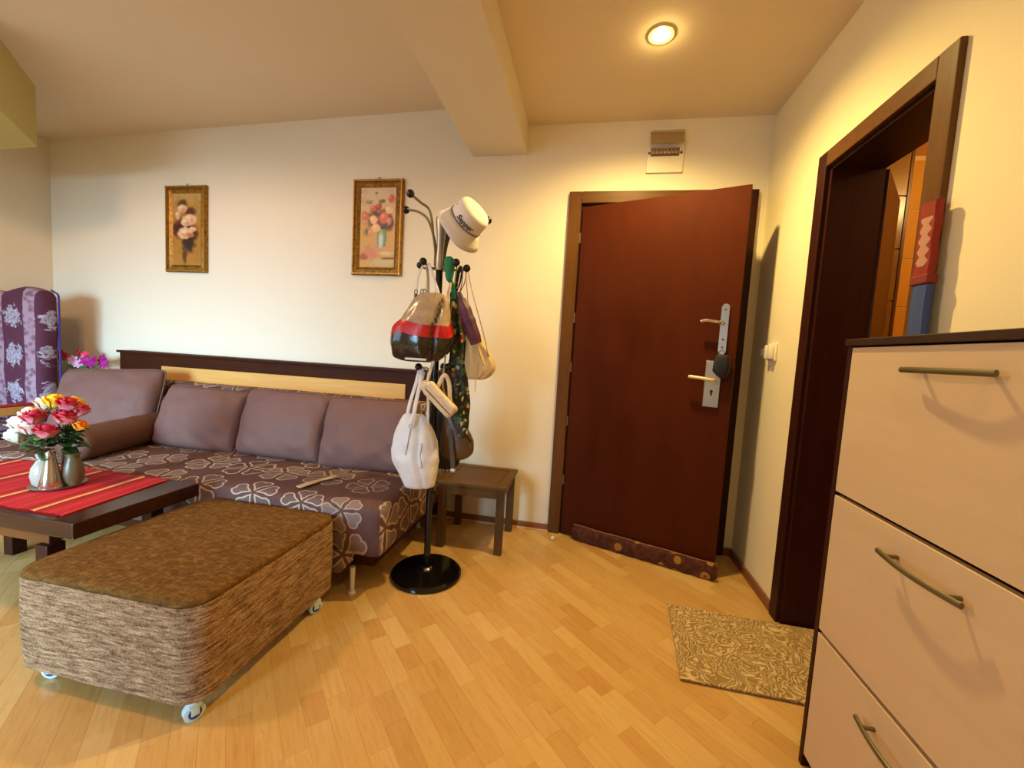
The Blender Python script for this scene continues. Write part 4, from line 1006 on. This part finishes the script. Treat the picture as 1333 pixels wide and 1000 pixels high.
def paint_vase(u, v):
    c = blend((206, 158, 84), (214, 190, 160), smooth(0.45, 0.95, v))
    n1 = noise.noise(Vector((u*5, v*10, 7)))*0.6+noise.noise(Vector((u*14, v*28, 9)))*0.3
    c = blend(c, (168, 118, 60), max(0, n1)*0.8)
    def blob(cx, cy, rx, ry, col, soft=0.5, wob=0.25, k=1.0):
        nonlocal c
        d = math.hypot((u-cx)/rx, (v-cy)/ry)+wob*noise.noise(Vector((u*9+cx*7, v*18, cy*5)))
        c = blend(c, col, (1-smooth(1-soft, 1+soft*0.3, d))*k)
    blob(.70, .07, .45, .06, (196, 180, 130)); blob(.3, .17, .30, .08, (206, 132, 100)); blob(.12, .14, .12, .06, (170, 80, 60), .5, .4); blob(.75, .18, .25, .03, (214, 190, 150)); blob(.8, .12, .25, .015, (120, 60, 30))
    blob(.50, .62, .38, .14, (70, 50, 36), .6, .6); blob(.84, .56, .12, .12, (70, 30, 28)); blob(.66, .50, .16, .05, (40, 34, 44)); blob(.2, .45, .1, .06, (110, 100, 60), .8)
    # vase
    w = .10+.035*math.sin((v-.25)/.24*PI) if .25 < v < .49 else 0
    if w and abs(u-.62) < w: c = blend((98, 128, 96), (206, 220, 214), 1-smooth(0, w, abs(u-.60))); c = blend(c, (96, 140, 60), smooth(.38, .48, v)*.7)
    for cx, cy, rx, ry, col in ((.15, .64, .11, .06, (206, 96, 80)), (.36, .74, .12, .045, (206, 90, 70)), (.52, .76, .10, .05, (168, 44, 36)), (.38, .60, .14, .06, (240, 184, 140)), (.45, .50, .16, .06, (236, 176, 130)), (.66, .63, .17, .08, (214, 96, 70)), (.80, .72, .12, .05, (236, 186, 150)), (.86, .86, .09, .05, (200, 84, 60)), (.82, .58, .07, .06, (200, 120, 110)), (.30, .44, .08, .05, (214, 140, 100)), (.6, .83, .1, .03, (90, 100, 60)), (.25, .82, .1, .03, (130, 130, 100)), (.45, .93, .05, .02, (120, 120, 130))):
        blob(cx, cy, rx, ry, col, .3, .3); blob(cx-.03, cy+.015, rx*.4, ry*.4, blend(col, (255, 240, 220), .5), .6, .3, .7)
    for k in range(7): blob(.35+.09*k, .27-.015*(k % 3), .035, .014, (214, 150, 120), .5, .5)
    return c
def painting(x0, x1, z0, z1, fn, label, seed, bead):
    r = thing('framed_painting', ((x0+x1)/2, YB, (z0+z1)/2), label, 'painting')
    yb = YB-0.001
    prof = [(0.0, yb), (0.0, yb-0.018), (0.006, yb-0.026), (0.014, yb-0.026), (0.018, yb-0.018), (0.034, yb-0.022), (0.050, yb-0.012), (0.054, yb-0.009), (0.054, yb)]
    for side in range(4):
        mb = MB(); rs = []
        for end in (0, 1):
            ring = []
            for ins, y in prof:
                if side == 0: p = (x0+ins if end == 0 else x1-ins, y, z0+ins)
                elif side == 1: p = (x1-ins, y, z0+ins if end == 0 else z1-ins)
                elif side == 2: p = (x1-ins if end == 0 else x0+ins, y, z1-ins)
                else: p = (x0+ins, y, z1-ins if end == 0 else z0+ins)
                ring.append(Vector(p))
            rs.append(ring)
        mb.rings(rs).build('frame_side', M_GOLD, r, angle=25)
    mb = MB()
    per = []
    step = 0.0125
    n = int((x1-x0)/step)
    for k in range(n): per += [(x0+(k+.5)*(x1-x0)/n, z0+0.010), (x0+(k+.5)*(x1-x0)/n, z1-0.010)]
    n = int((z1-z0)/step)
    for k in range(n): per += [(x0+0.010, z0+(k+.5)*(z1-z0)/n), (x1-0.010, z0+(k+.5)*(z1-z0)/n)]
    for px, pz in per: mb.sphere((px, yb-0.0265, pz), 0.0048, 6, 4, (1.0, 0.7, 1.25))
    o = mb.build('beading', M_BEAD, r); o['kind'] = 'stuff'
    a, b, c, d = x0+0.05, x1-0.05, z0+0.05, z1-0.05; NX, NZ = 44, 110
    me = bpy.data.meshes.new('canvas'); vs = []; cols = []
    for j in range(NZ+1):
        for i in range(NX+1):
            vs.append((a+(b-a)*i/NX, yb-0.010, c+(d-c)*j/NZ)); cols.append(fn(i/NX, j/NZ))
    n0 = len(vs); vs += [(a, yb-0.002, c), (b, yb-0.002, c), (b, yb-0.002, d), (a, yb-0.002, d)]; cols += [(120, 90, 60)]*4
    fs = [(j*(NX+1)+i, j*(NX+1)+i+1, (j+1)*(NX+1)+i+1, (j+1)*(NX+1)+i) for j in range(NZ) for i in range(NX)]+[(n0+3, n0+2, n0+1, n0)]
    me.from_pydata(vs, [], fs); at = me.color_attributes.new('Paint', 'FLOAT_COLOR', 'POINT')
    for i, cc in enumerate(cols): at.data[i].color = lin(tuple(min(255, max(0, q)) for q in cc))
    t = NT('oil_paint'); an = t.n('ShaderNodeVertexColor'); an.layer_name = 'Paint'; t.set(an.outputs[0], 0.45); t.bump(t.noise(t.coords('Object'), 120, 3), 0.15, 0.001)
    me.materials.append(t.m); link('canvas', me, r)
    MB().tube([((x0+x1)/2+0.008*math.cos(q*PI/6), yb-0.004, z1+0.008+0.008*math.sin(q*PI/6)) for q in range(13)], 0.0018, 6).build('hanging_ring', M_DKSTEEL, r)
painting(-3.062, -2.718, 1.560, 2.166, paint_roses, 'gilt framed painting of pale roses above the left of the sofa', 1, 0)
painting(-1.582, -1.232, 1.572, 2.184, paint_vase, 'gilt framed painting of red flowers in a vase beside the coat rack', 2, 1)

# ------------------------------------------------------------ coat rack
PX, PY = -0.709, 1.842
rk = thing('coat_rack', (PX, PY, 0), 'black coat rack with silver top arms and round black knobs', 'coat rack')
MB().lathe([(0.0, 0), (0.168, 0), (0.172, 0.006), (0.170, 0.018), (0.160, 0.026), (0.03, 0.031), (0.0, 0.031)], (PX, PY, 0), 56).build('base', M_BLACKG, rk, angle=25)
MB().lathe([(0.0, 0.031), (0.026, 0.031), (0.026, 0.036), (0.019, 0.042), (0.0, 0.042)], (PX, PY, 0), 24).build('collar', M_CHROME, rk)
MB().lathe([(0.0, 0.04), (0.0165, 0.04), (0.0165, 1.495), (0.0, 1.495)], (PX, PY, 0), 24).build('pole', M_BLACKG, rk)
MB().lathe([(0.0, 1.480), (0.023, 1.480), (0.022, 1.52), (0.0175, 1.58), (0.0195, 1.64), (0.026, 1.70), (0.024, 1.722), (0.0, 1.735)], (PX, PY, 0), 28).build('sleeve', M_STEEL, rk)
for bx, by, bz in ((-0.834, 1.770, 1.803), (-0.908, 1.885, 1.772), (-0.504, 1.90, 1.727), (-0.60, 1.78, 1.72), (-0.62, 2.02, 1.78)):
    d = Vector((bx-PX, by-PY, 0)); R = d.length; d.normalize(); c = Vector((PX, PY, 0)); H = bz
    pts = [c+d*0.022+Vector((0, 0, 1.50)), c+d*0.024+Vector((0, 0, 1.57)), c+d*(0.024+R*0.08)+Vector((0, 0, 1.64)), c+d*(R*0.38)+Vector((0, 0, H-(H-1.6)*0.30)), c+d*(R*0.68)+Vector((0, 0, H-0.012 if R > 0.16 else H-0.03)), c+d*R+Vector((0, 0, H))]
    am = MB().tube(arc(pts, 6), 0.0058, 10).build('arm', M_DKSTEEL, rk)
    MB().sphere((bx, by, bz), 0.0185, 20, 12).build('knob', M_BALL, am)
def hook(bx, by, bz, z0, R=0.0175):
    d = Vector((bx-PX, by-PY, 0)); L = d.length; d.normalize(); c = Vector((PX, PY, 0))
    am = MB().tube(arc([c+d*0.014+Vector((0, 0, z0-0.02)), c+d*(L*0.45)+Vector((0, 0, z0-0.022)), c+d*(L*0.75)+Vector((0, 0, bz-0.015)), c+d*L+Vector((0, 0, bz))], 5), 0.0048, 8).build('hook_arm', M_DKSTEEL, rk)
    MB().sphere((bx, by, bz), R, 18, 11).build('knob', M_BALL, am)
for b in ((-0.773, 1.80, 1.512), (-0.815, 1.865, 1.508), (-0.615, 1.80, 1.510), (-0.575, 1.835, 1.492), (-0.70, 1.94, 1.51)): hook(*b, 1.51)
for b in ((-0.775, 1.80, 1.027), (-0.632, 1.80, 1.035), (-0.70, 1.93, 1.03)): hook(*b, 1.03)

# ------------------------------------------------------------ hat with lettering
A_ = Vector((0.76, -0.34, 0.54)).normalized(); Tt = Vector((0.58, 0, -0.81)); Tt = (Tt-A_*Tt.dot(A_)).normalized(); Nn = Tt.cross(A_)
if Nn.y > 0: Nn = -Nn
HB = Vector((-0.569, 1.775, 1.684))      # centre of the band
M_HAT = plain('white_cotton', (232, 230, 232), 0.8, 0, 120, 0.15)
ht = thing('sun_hat', HB, 'white bucket hat with dark script lettering on top of the coat rack', 'hat')
def hring(r, h, wob=0.0, seed=0, n=48, sq=0):
    out = []
    for k in range(n):
        a = 2*PI*k/n; rr = r*(1+wob*math.sin(a*3+seed)+0.4*wob*math.sin(a*5+seed*2)); hh = h+r*wob*1.2*math.cos(a*2+seed)
        out.append(HB+A_*hh+(Tt*math.cos(a)+Nn*math.sin(a))*rr)
    return out
prof = [(0.079, -0.002, 0), (0.080, 0.0, 0), (0.079, 0.03, 0.01), (0.077, 0.058, 0.015), (0.070, 0.070, 0.02), (0.05, 0.074, 0.02), (0.02, 0.073, 0), (0.001, 0.072, 0)]
mb = MB(); mb.rings([hring(r, h, w, 1) for r, h, w in prof], cap=False)
o = mb.build('crown', M_HAT, ht, angle=60); md = o.modifiers.new('s', 'SOLIDIFY'); md.thickness = 0.002
mb = MB(); mb.rings([hring(r, h, w, 2) for r, h, w in ((0.0805, 0.0, 0), (0.090, -0.018, 0.02), (0.103, -0.040, 0.05), (0.114, -0.058, 0.08))], cap=False)
o = mb.build('brim', M_HAT, ht, angle=60); md = o.modifiers.new('s', 'SOLIDIFY'); md.thickness = 0.002
MB().tube(hring(0.0815, 0.002)+[hring(0.0815, 0.002)[0]], 0.0014, 6).build('hat_band', plain('navy_thread', (40, 40, 60), 0.7), ht)
MB().sphere(HB+A_*0.035+(Tt*math.cos(2.3)+Nn*math.sin(2.3))*0.080, 0.0025, 8, 6).build('eyelet', plain('navy_thread', (40, 40, 60)), ht)
cu = bpy.data.curves.new('letters', 'FONT'); cu.body = 'Sapper'; cu.size = 0.032; cu.shear = 0.35; cu.extrude = 0.00015; cu.offset = 0.0006
to = bpy.data.objects.new('letters', cu); COL.objects.link(to)
dg = bpy.context.evaluated_depsgraph_get(); me = bpy.data.meshes.new_from_object(to.evaluated_get(dg)); bpy.data.objects.remove(to)
sgn = 1
wtx = max(v.co.x for v in me.vertices)
for v in me.vertices:
    x, y, z = v.co
    s = (x-wtx/2)+0.040
    a = PI/2-s/0.080                      # angle 90deg faces Nn, decreasing angle goes towards Tt
    rr = 0.0808+0.001+z
    v.co = HB+A_*(0.010+y)+(Tt*math.cos(a)+Nn*math.sin(a))*rr
me.materials.append(plain('navy_thread', (40, 40, 60))); link('lettering', me, ht)

# ------------------------------------------------------------ bags
def bagrings(secs, yaw=0, n=40, ex=0.75, wob=0.0, seed=0, crease=None, zw=0.0):
    """secs: (z, cx, cy, a, b)"""
    rs = []; cyw, syw = math.cos(yaw), math.sin(yaw)
    for z, cx, cy, a, b in secs:
        ring = []
        for k in range(n):
            t_ = 2*PI*k/n; ca, sa = math.cos(t_), math.sin(t_)
            x = a*math.copysign(abs(ca)**ex, ca); y = b*math.copysign(abs(sa)**ex, sa)
            f = 1+wob*noise.noise(Vector((ca*1.6+seed, sa*1.6, z*16)))+wob*0.5*noise.noise(Vector((ca*4+seed, sa*4, z*30)))
            if crease:
                dx = (x-crease[0])/crease[1]
                if sa < 0: y *= 1-crease[2]*math.exp(-dx*dx)
            x *= f; y *= f
            ring.append(Vector((cx+x*cyw-y*syw, cy+x*syw+y*cyw, z+zw*(math.sin(t_*3+1.2)+0.6*math.sin(t_*5))*max(0.0, min(1.0, (a-0.09)/0.04)))))
        rs.append(ring)
    return rs
def interp(secs, m=3):
    P = arc([Vector((s[0], s[1], s[2])) for s in secs], m); Q = arc([Vector((s[3], s[4], 0)) for s in secs], m)
    return [(p.x, p.y, p.z, max(q.x, 0.002), max(q.y, 0.002)) for p, q in zip(P, Q)]
def leather(name, c, rough=0.35, nsc=40, st=0.25, var=0.06): return plain(name, c, rough, 0, nsc, st, var)
# patent tote with the red band
M_TB = leather('patent_beige', (176, 152, 124), 0.2); M_TR = leather('patent_red', (196, 26, 22), 0.3); M_TD = leather('patent_olive', (50, 42, 32), 0.14)
tg = thing('tote_bag', (-0.745, 1.765, 1.06), 'glossy beige, red and dark olive tote bag hanging from the upper hooks', 'bag')
SEC = interp([(1.362, -0.705, 1.755, 0.050, 0.026), (1.335, -0.708, 1.755, 0.078, 0.036), (1.29, -0.718, 1.755, 0.097, 0.048), (1.245, -0.730, 1.755, 0.116, 0.058), (1.21, -0.742, 1.755, 0.136, 0.064), (1.15, -0.745, 1.755, 0.143, 0.068), (1.11, -0.748, 1.757, 0.138, 0.066), (1.078, -0.755, 1.76, 0.118, 0.058), (1.058, -0.762, 1.762, 0.085, 0.045), (1.052, -0.765, 1.764, 0.05, 0.03)], 3)
kw = dict(n=64, ex=0.78, wob=0.09, seed=3, crease=(0.062, 0.018, 0.45), zw=0.009)
RR = bagrings(SEC, 0.0, **kw)
i1 = min(range(len(SEC)), key=lambda i: abs(SEC[i][0]-1.224)); i2 = min(range(len(SEC)), key=lambda i: abs(SEC[i][0]-1.164))
MB().rings(RR[:i1+1]).build('upper_panel', M_TB, tg, angle=60)
MB().rings(RR[i1:i2+1]).build('red_band', M_TR, tg, angle=60)
MB().rings(RR[i2:]).build('lower_panel', M_TD, tg, angle=60)
# chain along the crease
mb = MB()
for k in range(22):
    z = 1.335-0.235*k/21; i = min(range(len(SEC)), key=lambda i: abs(SEC[i][0]-z)); cx = SEC[i][1]+0.062; ring = RR[i]
    fy = min(p.y for p in ring if abs(p.x-cx) < 0.012) if any(abs(p.x-cx) < 0.012 for p in ring) else SEC[i][2]-0.05
    mb.sphere((cx+(0.003 if k % 2 else -0.003), fy-0.004, z), 0.0055, 8, 6, (0.8, 0.8, 1.1))
o = mb.build('chain', plain('old_brass', (96, 74, 40), 0.3, 0.8), tg); o['kind'] = 'stuff'
MB().box(-0.80, -0.70, 1.700, 1.712, 1.060, 1.070, Matrix.Identity(4)).build('base_glint', plain('strap_glint_white', (232, 228, 226), 0.5), tg, smooth=False, bevel=0.003)  # white reflection at the bag's bottom, put in as a thin strip
M_STR = plain('strap_glint_white', (232, 228, 226), 0.5)
def strap(parent, pts, w=0.007, m=None, flat=0.3, name='strap', wdir=(1, 0, 0)):
    return MB().tube(arc(pts, 6), w, 10, flat, wdir=wdir).build(name, m or M_STR, parent)
strap(tg, [(-0.775, 1.74, 1.36), (-0.778, 1.76, 1.43), (-0.772, 1.80, 1.494), (-0.758, 1.835, 1.50), (-0.752, 1.80, 1.43), (-0.750, 1.775, 1.36)], 0.0055)
strap(tg, [(-0.665, 1.74, 1.345), (-0.705, 1.76, 1.43), (-0.745, 1.80, 1.497), (-0.760, 1.82, 1.49), (-0.745, 1.80, 1.42), (-0.735, 1.78, 1.36)], 0.0085)
for x, z in ((-0.777, 1.352), (-0.748, 1.355), (-0.665, 1.340), (-0.735, 1.355)):
    MB().tube([(x+0.007*math.cos(q*PI/6), 1.742, z+0.012+0.011*math.sin(q*PI/6)) for q in range(13)], 0.0022, 6).build('strap_ring', plain('old_brass', (96, 74, 40)), tg)
    MB().box(x-0.006, x+0.006, 1.736, 1.750, z-0.018, z+0.004).build('strap_tab', plain('tab_brown', (92, 74, 56), 0.5), tg, bevel=0.002)
# white handbag
M_WB = leather('white_leather', (226, 224, 226), 0.42, 22, 0.7, 0.03)
wbg = thing('white_handbag', (-0.745, 1.745, 0.47), 'white leather handbag hanging low in front of the coat rack pole', 'bag')
SEC = interp([(0.812, -0.766, 1.75, 0.040, 0.014), (0.80, -0.765, 1.75, 0.052, 0.024), (0.75, -0.762, 1.75, 0.080, 0.042), (0.69, -0.758, 1.75, 0.100, 0.056), (0.63, -0.757, 1.75, 0.110, 0.064), (0.585, -0.748, 1.75, 0.102, 0.068), (0.54, -0.736, 1.75, 0.086, 0.066), (0.50, -0.729, 1.75, 0.073, 0.060), (0.481, -0.727, 1.75, 0.067, 0.052), (0.473, -0.737, 1.75, 0.05, 0.04)], 3)
RW = bagrings(SEC, 0.12, 64, 0.85, 0.08, 8, (0.03, 0.012, 0.16)); MB().rings(RW).build('bag_body', M_WB, wbg, angle=70)
strap(wbg, [(-0.795, 1.735, 0.79), (-0.785, 1.74, 0.86), (-0.772, 1.77, 0.95), (-0.768, 1.80, 1.016), (-0.757, 1.83, 1.018), (-0.758, 1.80, 0.95), (-0.752, 1.72, 0.84), (-0.760, 1.70, 0.78)], 0.0085)
strap(wbg, [(-0.752, 1.70, 0.76), (-0.748, 1.72, 0.86), (-0.752, 1.77, 0.95), (-0.757, 1.80, 1.013), (-0.745, 1.84, 1.018), (-0.727, 1.80, 0.94), (-0.705, 1.76, 0.84), (-0.700, 1.75, 0.765)], 0.0095)
for x, y, z in ((-0.795, 1.728, 0.79), (-0.757, 1.695, 0.765)):
    MB().tube([(x+0.008*math.cos(q*PI/6), y, z+0.009*math.sin(q*PI/6)) for q in range(13)], 0.002, 6).build('strap_ring', M_STEEL, wbg)
mb = MB()
def on_front(SEC, R_, dx, z):
    i = min(range(len(SEC)), key=lambda i: abs(SEC[i][0]-z)); cx = SEC[i][1]+dx; c_ = [p for p in R_[i] if p.y < SEC[i][2]]; c_.sort(key=lambda p: abs(p.x-cx)); return Vector((cx, c_[0].y-0.002, z))
MB().tube([on_front(SEC, RW, 0.005-0.02*k/10, 0.775-0.14*k/10) for k in range(11)], 0.0022, 6).build('seam', plain('seam_grey', (170, 166, 168), 0.6), wbg)
MB().tube([on_front(SEC, RW, 0.052+0.002*math.sin(k), 0.69-0.11*k/10) for k in range(11)], 0.0026, 6).build('zip', plain('zip_pale', (176, 170, 160), 0.4, 0.3), wbg)
# cream small crossbody bag, tilted
M_CR = leather('cream_leather', (226, 204, 166), 0.45, 30, 0.2)
cb = thing('cream_bag', (-0.655, 1.74, 0.90), 'small cream zip bag hanging tilted right of the white handbag', 'bag')
CM = Matrix.Translation((-0.640, 1.745, 0.885)) @ Matrix.Rotation(math.radians(42), 4, 'Y')
mb = rbox(-0.088, 0.088, -0.030, 0.030, -0.030, 0.030, 0.018, 18, 8, 8, wr(0.004, 18, 4)); mb.bm.transform(CM); mb.build('bag_body', M_CR, cb, angle=80)
mb = rbox(-0.092, 0.085, -0.036, -0.004, 0.006, 0.040, 0.013, 16, 5, 5, wr(0.003, 20, 6)); mb.bm.transform(CM); mb.build('flap', M_CR, cb, angle=80)
MB().tube([CM @ Vector((-0.08+0.16*k/12, -0.0345, -0.004)) for k in range(13)], 0.0028, 6).build('zip', plain('zip_tan', (150, 122, 84), 0.5), cb)  # zip line in one even tan
mb = MB().sphere((-0.708, 1.735, 0.945), 0.026, 16, 10, (1.0, 0.8, 1.1)); mb.build('knot', M_CR, cb)
strap(cb, [(-0.705, 1.73, 0.95), (-0.690, 1.735, 1.02), (-0.672, 1.745, 1.10), (-0.655, 1.775, 1.25), (-0.640, 1.80, 1.40), (-0.628, 1.805, 1.493), (-0.618, 1.82, 1.494), (-0.640, 1.84, 1.35), (-0.655, 1.83, 1.1), (-0.645, 1.78, 0.95), (-0.61, 1.765, 0.88)], 0.0075, M_CR)
strap(cb, [(-0.66, 1.745, 0.93), (-0.640, 1.745, 0.985), (-0.622, 1.745, 1.0), (-0.605, 1.75, 0.965), (-0.598, 1.75, 0.90), (-0.59, 1.75, 0.86)], 0.009, M_CR, name='loop')
# floral scarf
t = NT('scarf_print'); g = t.coords('Object', (1, 1, 0.8)); vo = t.n('ShaderNodeTexVoronoi'); vo.inputs['Scale'].default_value = 75; t.l(g, vo.inputs['Vector'])
sc_ = t.n('ShaderNodeSeparateColor'); t.l(vo.outputs['Color'], sc_.inputs[0])
t.set(t.ramp(sc_.outputs[0], [(0.0, (20, 38, 30)), (0.35, (34, 84, 56)), (0.5, (20, 30, 26)), (0.68, (120, 20, 34)), (0.78, (90, 110, 50)), (0.86, (24, 30, 28)), (0.94, (196, 180, 130))], 'CONSTANT'), 0.55); M_SC = t.m
sf = thing('floral_scarf', (-0.59, 1.85, 0.7), 'long dark green floral scarf hanging on the right of the coat rack', 'scarf')
rs = []
for k in range(30):
    z = 1.385-(1.385-0.705)*k/29; cx = -0.632+0.068*(k/29)+0.004*math.sin(k*0.7); a = 0.020+0.020*smooth(0, 0.3, k/29)+0.003*math.sin(k*0.9)
    if k > 26: a *= 1-0.18*(k-26)
    ring = []
    for q in range(32):
        th = 2*PI*q/32; fold = 1+0.16*math.sin(th*6+k*0.08)
        ring.append(Vector((cx+a*math.cos(th)*fold, 1.850+0.026*math.sin(th)*fold, z)))
    rs.append(ring)
MB().rings(rs).build('scarf_cloth', M_SC, sf, angle=80)
strap(sf, [(-0.630, 1.85, 1.38), (-0.620, 1.84, 1.44), (-0.606, 1.825, 1.488), (-0.598, 1.835, 1.49), (-0.612, 1.86, 1.43), (-0.63, 1.86, 1.38)], 0.008, M_SC, 0.5)
# teal cloth pouch
tp = thing('teal_pouch', (-0.645, 1.80, 1.44), 'small teal green cloth pouch hanging near the silver sleeve', 'pouch')
rs = bagrings(interp([(1.535, -0.646, 1.795, 0.008, 0.006), (1.525, -0.646, 1.795, 0.020, 0.014), (1.50, -0.645, 1.795, 0.024, 0.018), (1.46, -0.643, 1.795, 0.020, 0.016), (1.435, -0.642, 1.795, 0.015, 0.012), (1.425, -0.642, 1.795, 0.01, 0.008)], 3), 0, 24, 0.9, 0.12, 2)
MB().rings(rs).build('pouch_body', plain('teal_cloth', (24, 122, 88), 0.7, 0, 60, 0.3), tp, angle=80)
strap(tp, [(-0.640, 1.80, 1.53), (-0.628, 1.808, 1.522), (-0.622, 1.83, 1.50), (-0.635, 1.815, 1.50)], 0.003, plain('teal_cloth', (24, 122, 88)), 1.0)
strap(tp, [(-0.642, 1.80, 1.43), (-0.628, 1.81, 1.40), (-0.622, 1.815, 1.35)], 0.011, plain('teal_cloth', (24, 122, 88)), 0.3, 'ribbon')
# purple folded umbrella
um = thing('folding_umbrella', (-0.545, 1.80, 1.2), 'small folded purple umbrella hanging from the right hook', 'umbrella')
a0, a1 = Vector((-0.578, 1.79, 1.345)), Vector((-0.500, 1.79, 1.150)); rs = []
dv = (a1-a0).normalized(); s1 = Vector((0, 1, 0)); s2 = dv.cross(s1)
for k in range(22):
    f_ = k/21; r = 0.018+0.011*smooth(0, 0.25, f_)-0.004*smooth(0.85, 1, f_) + (0.002 if 9 < k < 12 else 0)
    rs.append([a0.lerp(a1, f_)+(s1*math.cos(q)+s2*math.sin(q))*r*(1+0.07*math.sin(q*7+k*0.25)) for q in [2*PI*j/28 for j in range(28)]])
MB().rings(rs).build('canopy', plain('purple_nylon', (84, 34, 66), 0.5, 0, 40, 0.2), um, angle=80)
MB().tube([a0-dv*0.002, a0-dv*0.035], [0.012, 0.009], 14).build('handle', plain('purple_nylon', (84, 34, 66)), um)
strap(um, [tuple(a0-dv*0.03), (-0.583, 1.80, 1.42), (-0.585, 1.815, 1.475), (-0.577, 1.835, 1.475), (-0.575, 1.81, 1.42), tuple(a0-dv*0.03)], 0.0022, plain('purple_nylon', (84, 34, 66)), 1.0, 'cord')
strap(um, [tuple(a1+Vector((0, 0, 0.01))), (-0.475, 1.785, 1.09), (-0.455, 1.785, 1.05)], 0.0016, plain('cord_dark', (90, 70, 60)), 1.0, 'cord')
# pale drawstring bag
M_SH = plain('beige_linen', (226, 198, 150), 0.8, 0, 50, 0.3)
db = thing('drawstring_bag', (-0.51, 1.86, 1.0), 'pale beige drawstring bag hanging behind the purple umbrella', 'bag')
rs = bagrings(interp([(1.28, -0.568, 1.875, 0.010, 0.008), (1.24, -0.562, 1.875, 0.024, 0.018), (1.17, -0.545, 1.875, 0.050, 0.030), (1.10, -0.525, 1.875, 0.074, 0.038), (1.04, -0.512, 1.875, 0.080, 0.040), (1.0, -0.520, 1.875, 0.066, 0.036), (0.982, -0.530, 1.875, 0.045, 0.026)], 4), 0, 44, 0.9, 0.0, 2)
rs = [[p+Vector((p.x+0.53, p.y-1.875, 0))*0.09*math.sin(k*1.45) for k, p in enumerate(r)] for r in rs]
MB().rings(rs).build('bag_body', M_SH, db, angle=80)
strap(db, [(-0.566, 1.872, 1.27), (-0.573, 1.86, 1.38), (-0.581, 1.845, 1.474), (-0.570, 1.84, 1.478), (-0.545, 1.85, 1.38), (-0.49, 1.85, 1.22), (-0.455, 1.85, 1.10)], 0.0028, plain('cord_sheer', (214, 190, 156), 0.6), 1.0, 'cord')
strap(db, [(-0.50, 1.835, 1.06), (-0.505, 1.832, 1.0), (-0.506, 1.835, 0.93)], 0.0022, plain('cord_sheer', (214, 190, 156)), 1.0, 'cord')
MB().sphere((-0.455, 1.85, 1.10), 0.006, 10, 6).build('cord_bead', M_CHROME, db)
# brown hobo bag
bb = thing('brown_bag', (-0.585, 1.885, 0.6), 'brown leather shoulder bag hanging low beside the wooden stool', 'bag')
M_BR = leather('brown_leather', (92, 66, 38), 0.38)
rs = bagrings(interp([(0.835, -0.645, 1.88, 0.018, 0.012), (0.80, -0.635, 1.88, 0.036, 0.022), (0.74, -0.612, 1.885, 0.062, 0.034), (0.68, -0.598, 1.89, 0.080, 0.042), (0.63, -0.596, 1.89, 0.082, 0.044), (0.595, -0.604, 1.89, 0.064, 0.038), (0.58, -0.610, 1.89, 0.036, 0.024)], 4), 0.1, 40, 0.85, 0.07, 11)
MB().rings(rs).build('bag_body', M_BR, bb, angle=80)
strap(bb, [(-0.655, 1.87, 0.83), (-0.665, 1.85, 0.92), (-0.650, 1.83, 1.0), (-0.637, 1.812, 1.018), (-0.630, 1.83, 1.01), (-0.61, 1.86, 0.90), (-0.575, 1.875, 0.80), (-0.535, 1.88, 0.70)], 0.008, M_BR)
MB().tube([(-0.565+0.045*k/8, 1.848+0.002*k, 0.735-0.055*k/8) for k in range(9)], 0.0045, 6).build('zip', plain('zip_dark', (30, 22, 16), 0.4), bb)
# black bag with dangling strap
kb = thing('black_bag', (-0.66, 1.90, 0.5), 'black bag with a dangling strap hanging behind the white handbag', 'bag')
rs = bagrings(interp([(0.86, -0.700, 1.915, 0.02, 0.012), (0.83, -0.695, 1.915, 0.04, 0.02), (0.74, -0.680, 1.918, 0.062, 0.028), (0.64, -0.672, 1.92, 0.074, 0.030), (0.56, -0.672, 1.92, 0.074, 0.030), (0.525, -0.675, 1.92, 0.060, 0.024), (0.515, -0.675, 1.92, 0.04, 0.015)], 4), 0.0, 40, 0.7, 0.05, 15)
rs = [[Vector((p.x, p.y+0.015, p.z)) for p in r] for r in rs]
MB().rings(rs).build('bag_body', M_BLACKM, kb, angle=80)
strap(kb, [(-0.715, 1.93, 0.85), (-0.705, 1.94, 0.94), (-0.700, 1.945, 1.014), (-0.690, 1.935, 1.012), (-0.685, 1.93, 0.93), (-0.68, 1.93, 0.85)], 0.007, M_BLACKM)
strap(kb, [(-0.625, 1.885, 0.80), (-0.615, 1.84, 0.70), (-0.600, 1.83, 0.60), (-0.592, 1.83, 0.53)], 0.012, plain('strap_taupe', (84, 68, 54), 0.6), 0.25, 'loose_strap')
MB().box(-0.606, -0.580, 1.822, 1.838, 0.535, 0.552).build('buckle', M_STEEL, kb, bevel=0.002)
# small ball on the floor
o = MB().sphere((-0.133, 2.412, 0.0125), 0.0125, 20, 12).build('small_ball', plain('ball_white', (244, 232, 206), 0.35))
tag(o, 'tiny white ball on the floor near the entrance door casing', 'ball')
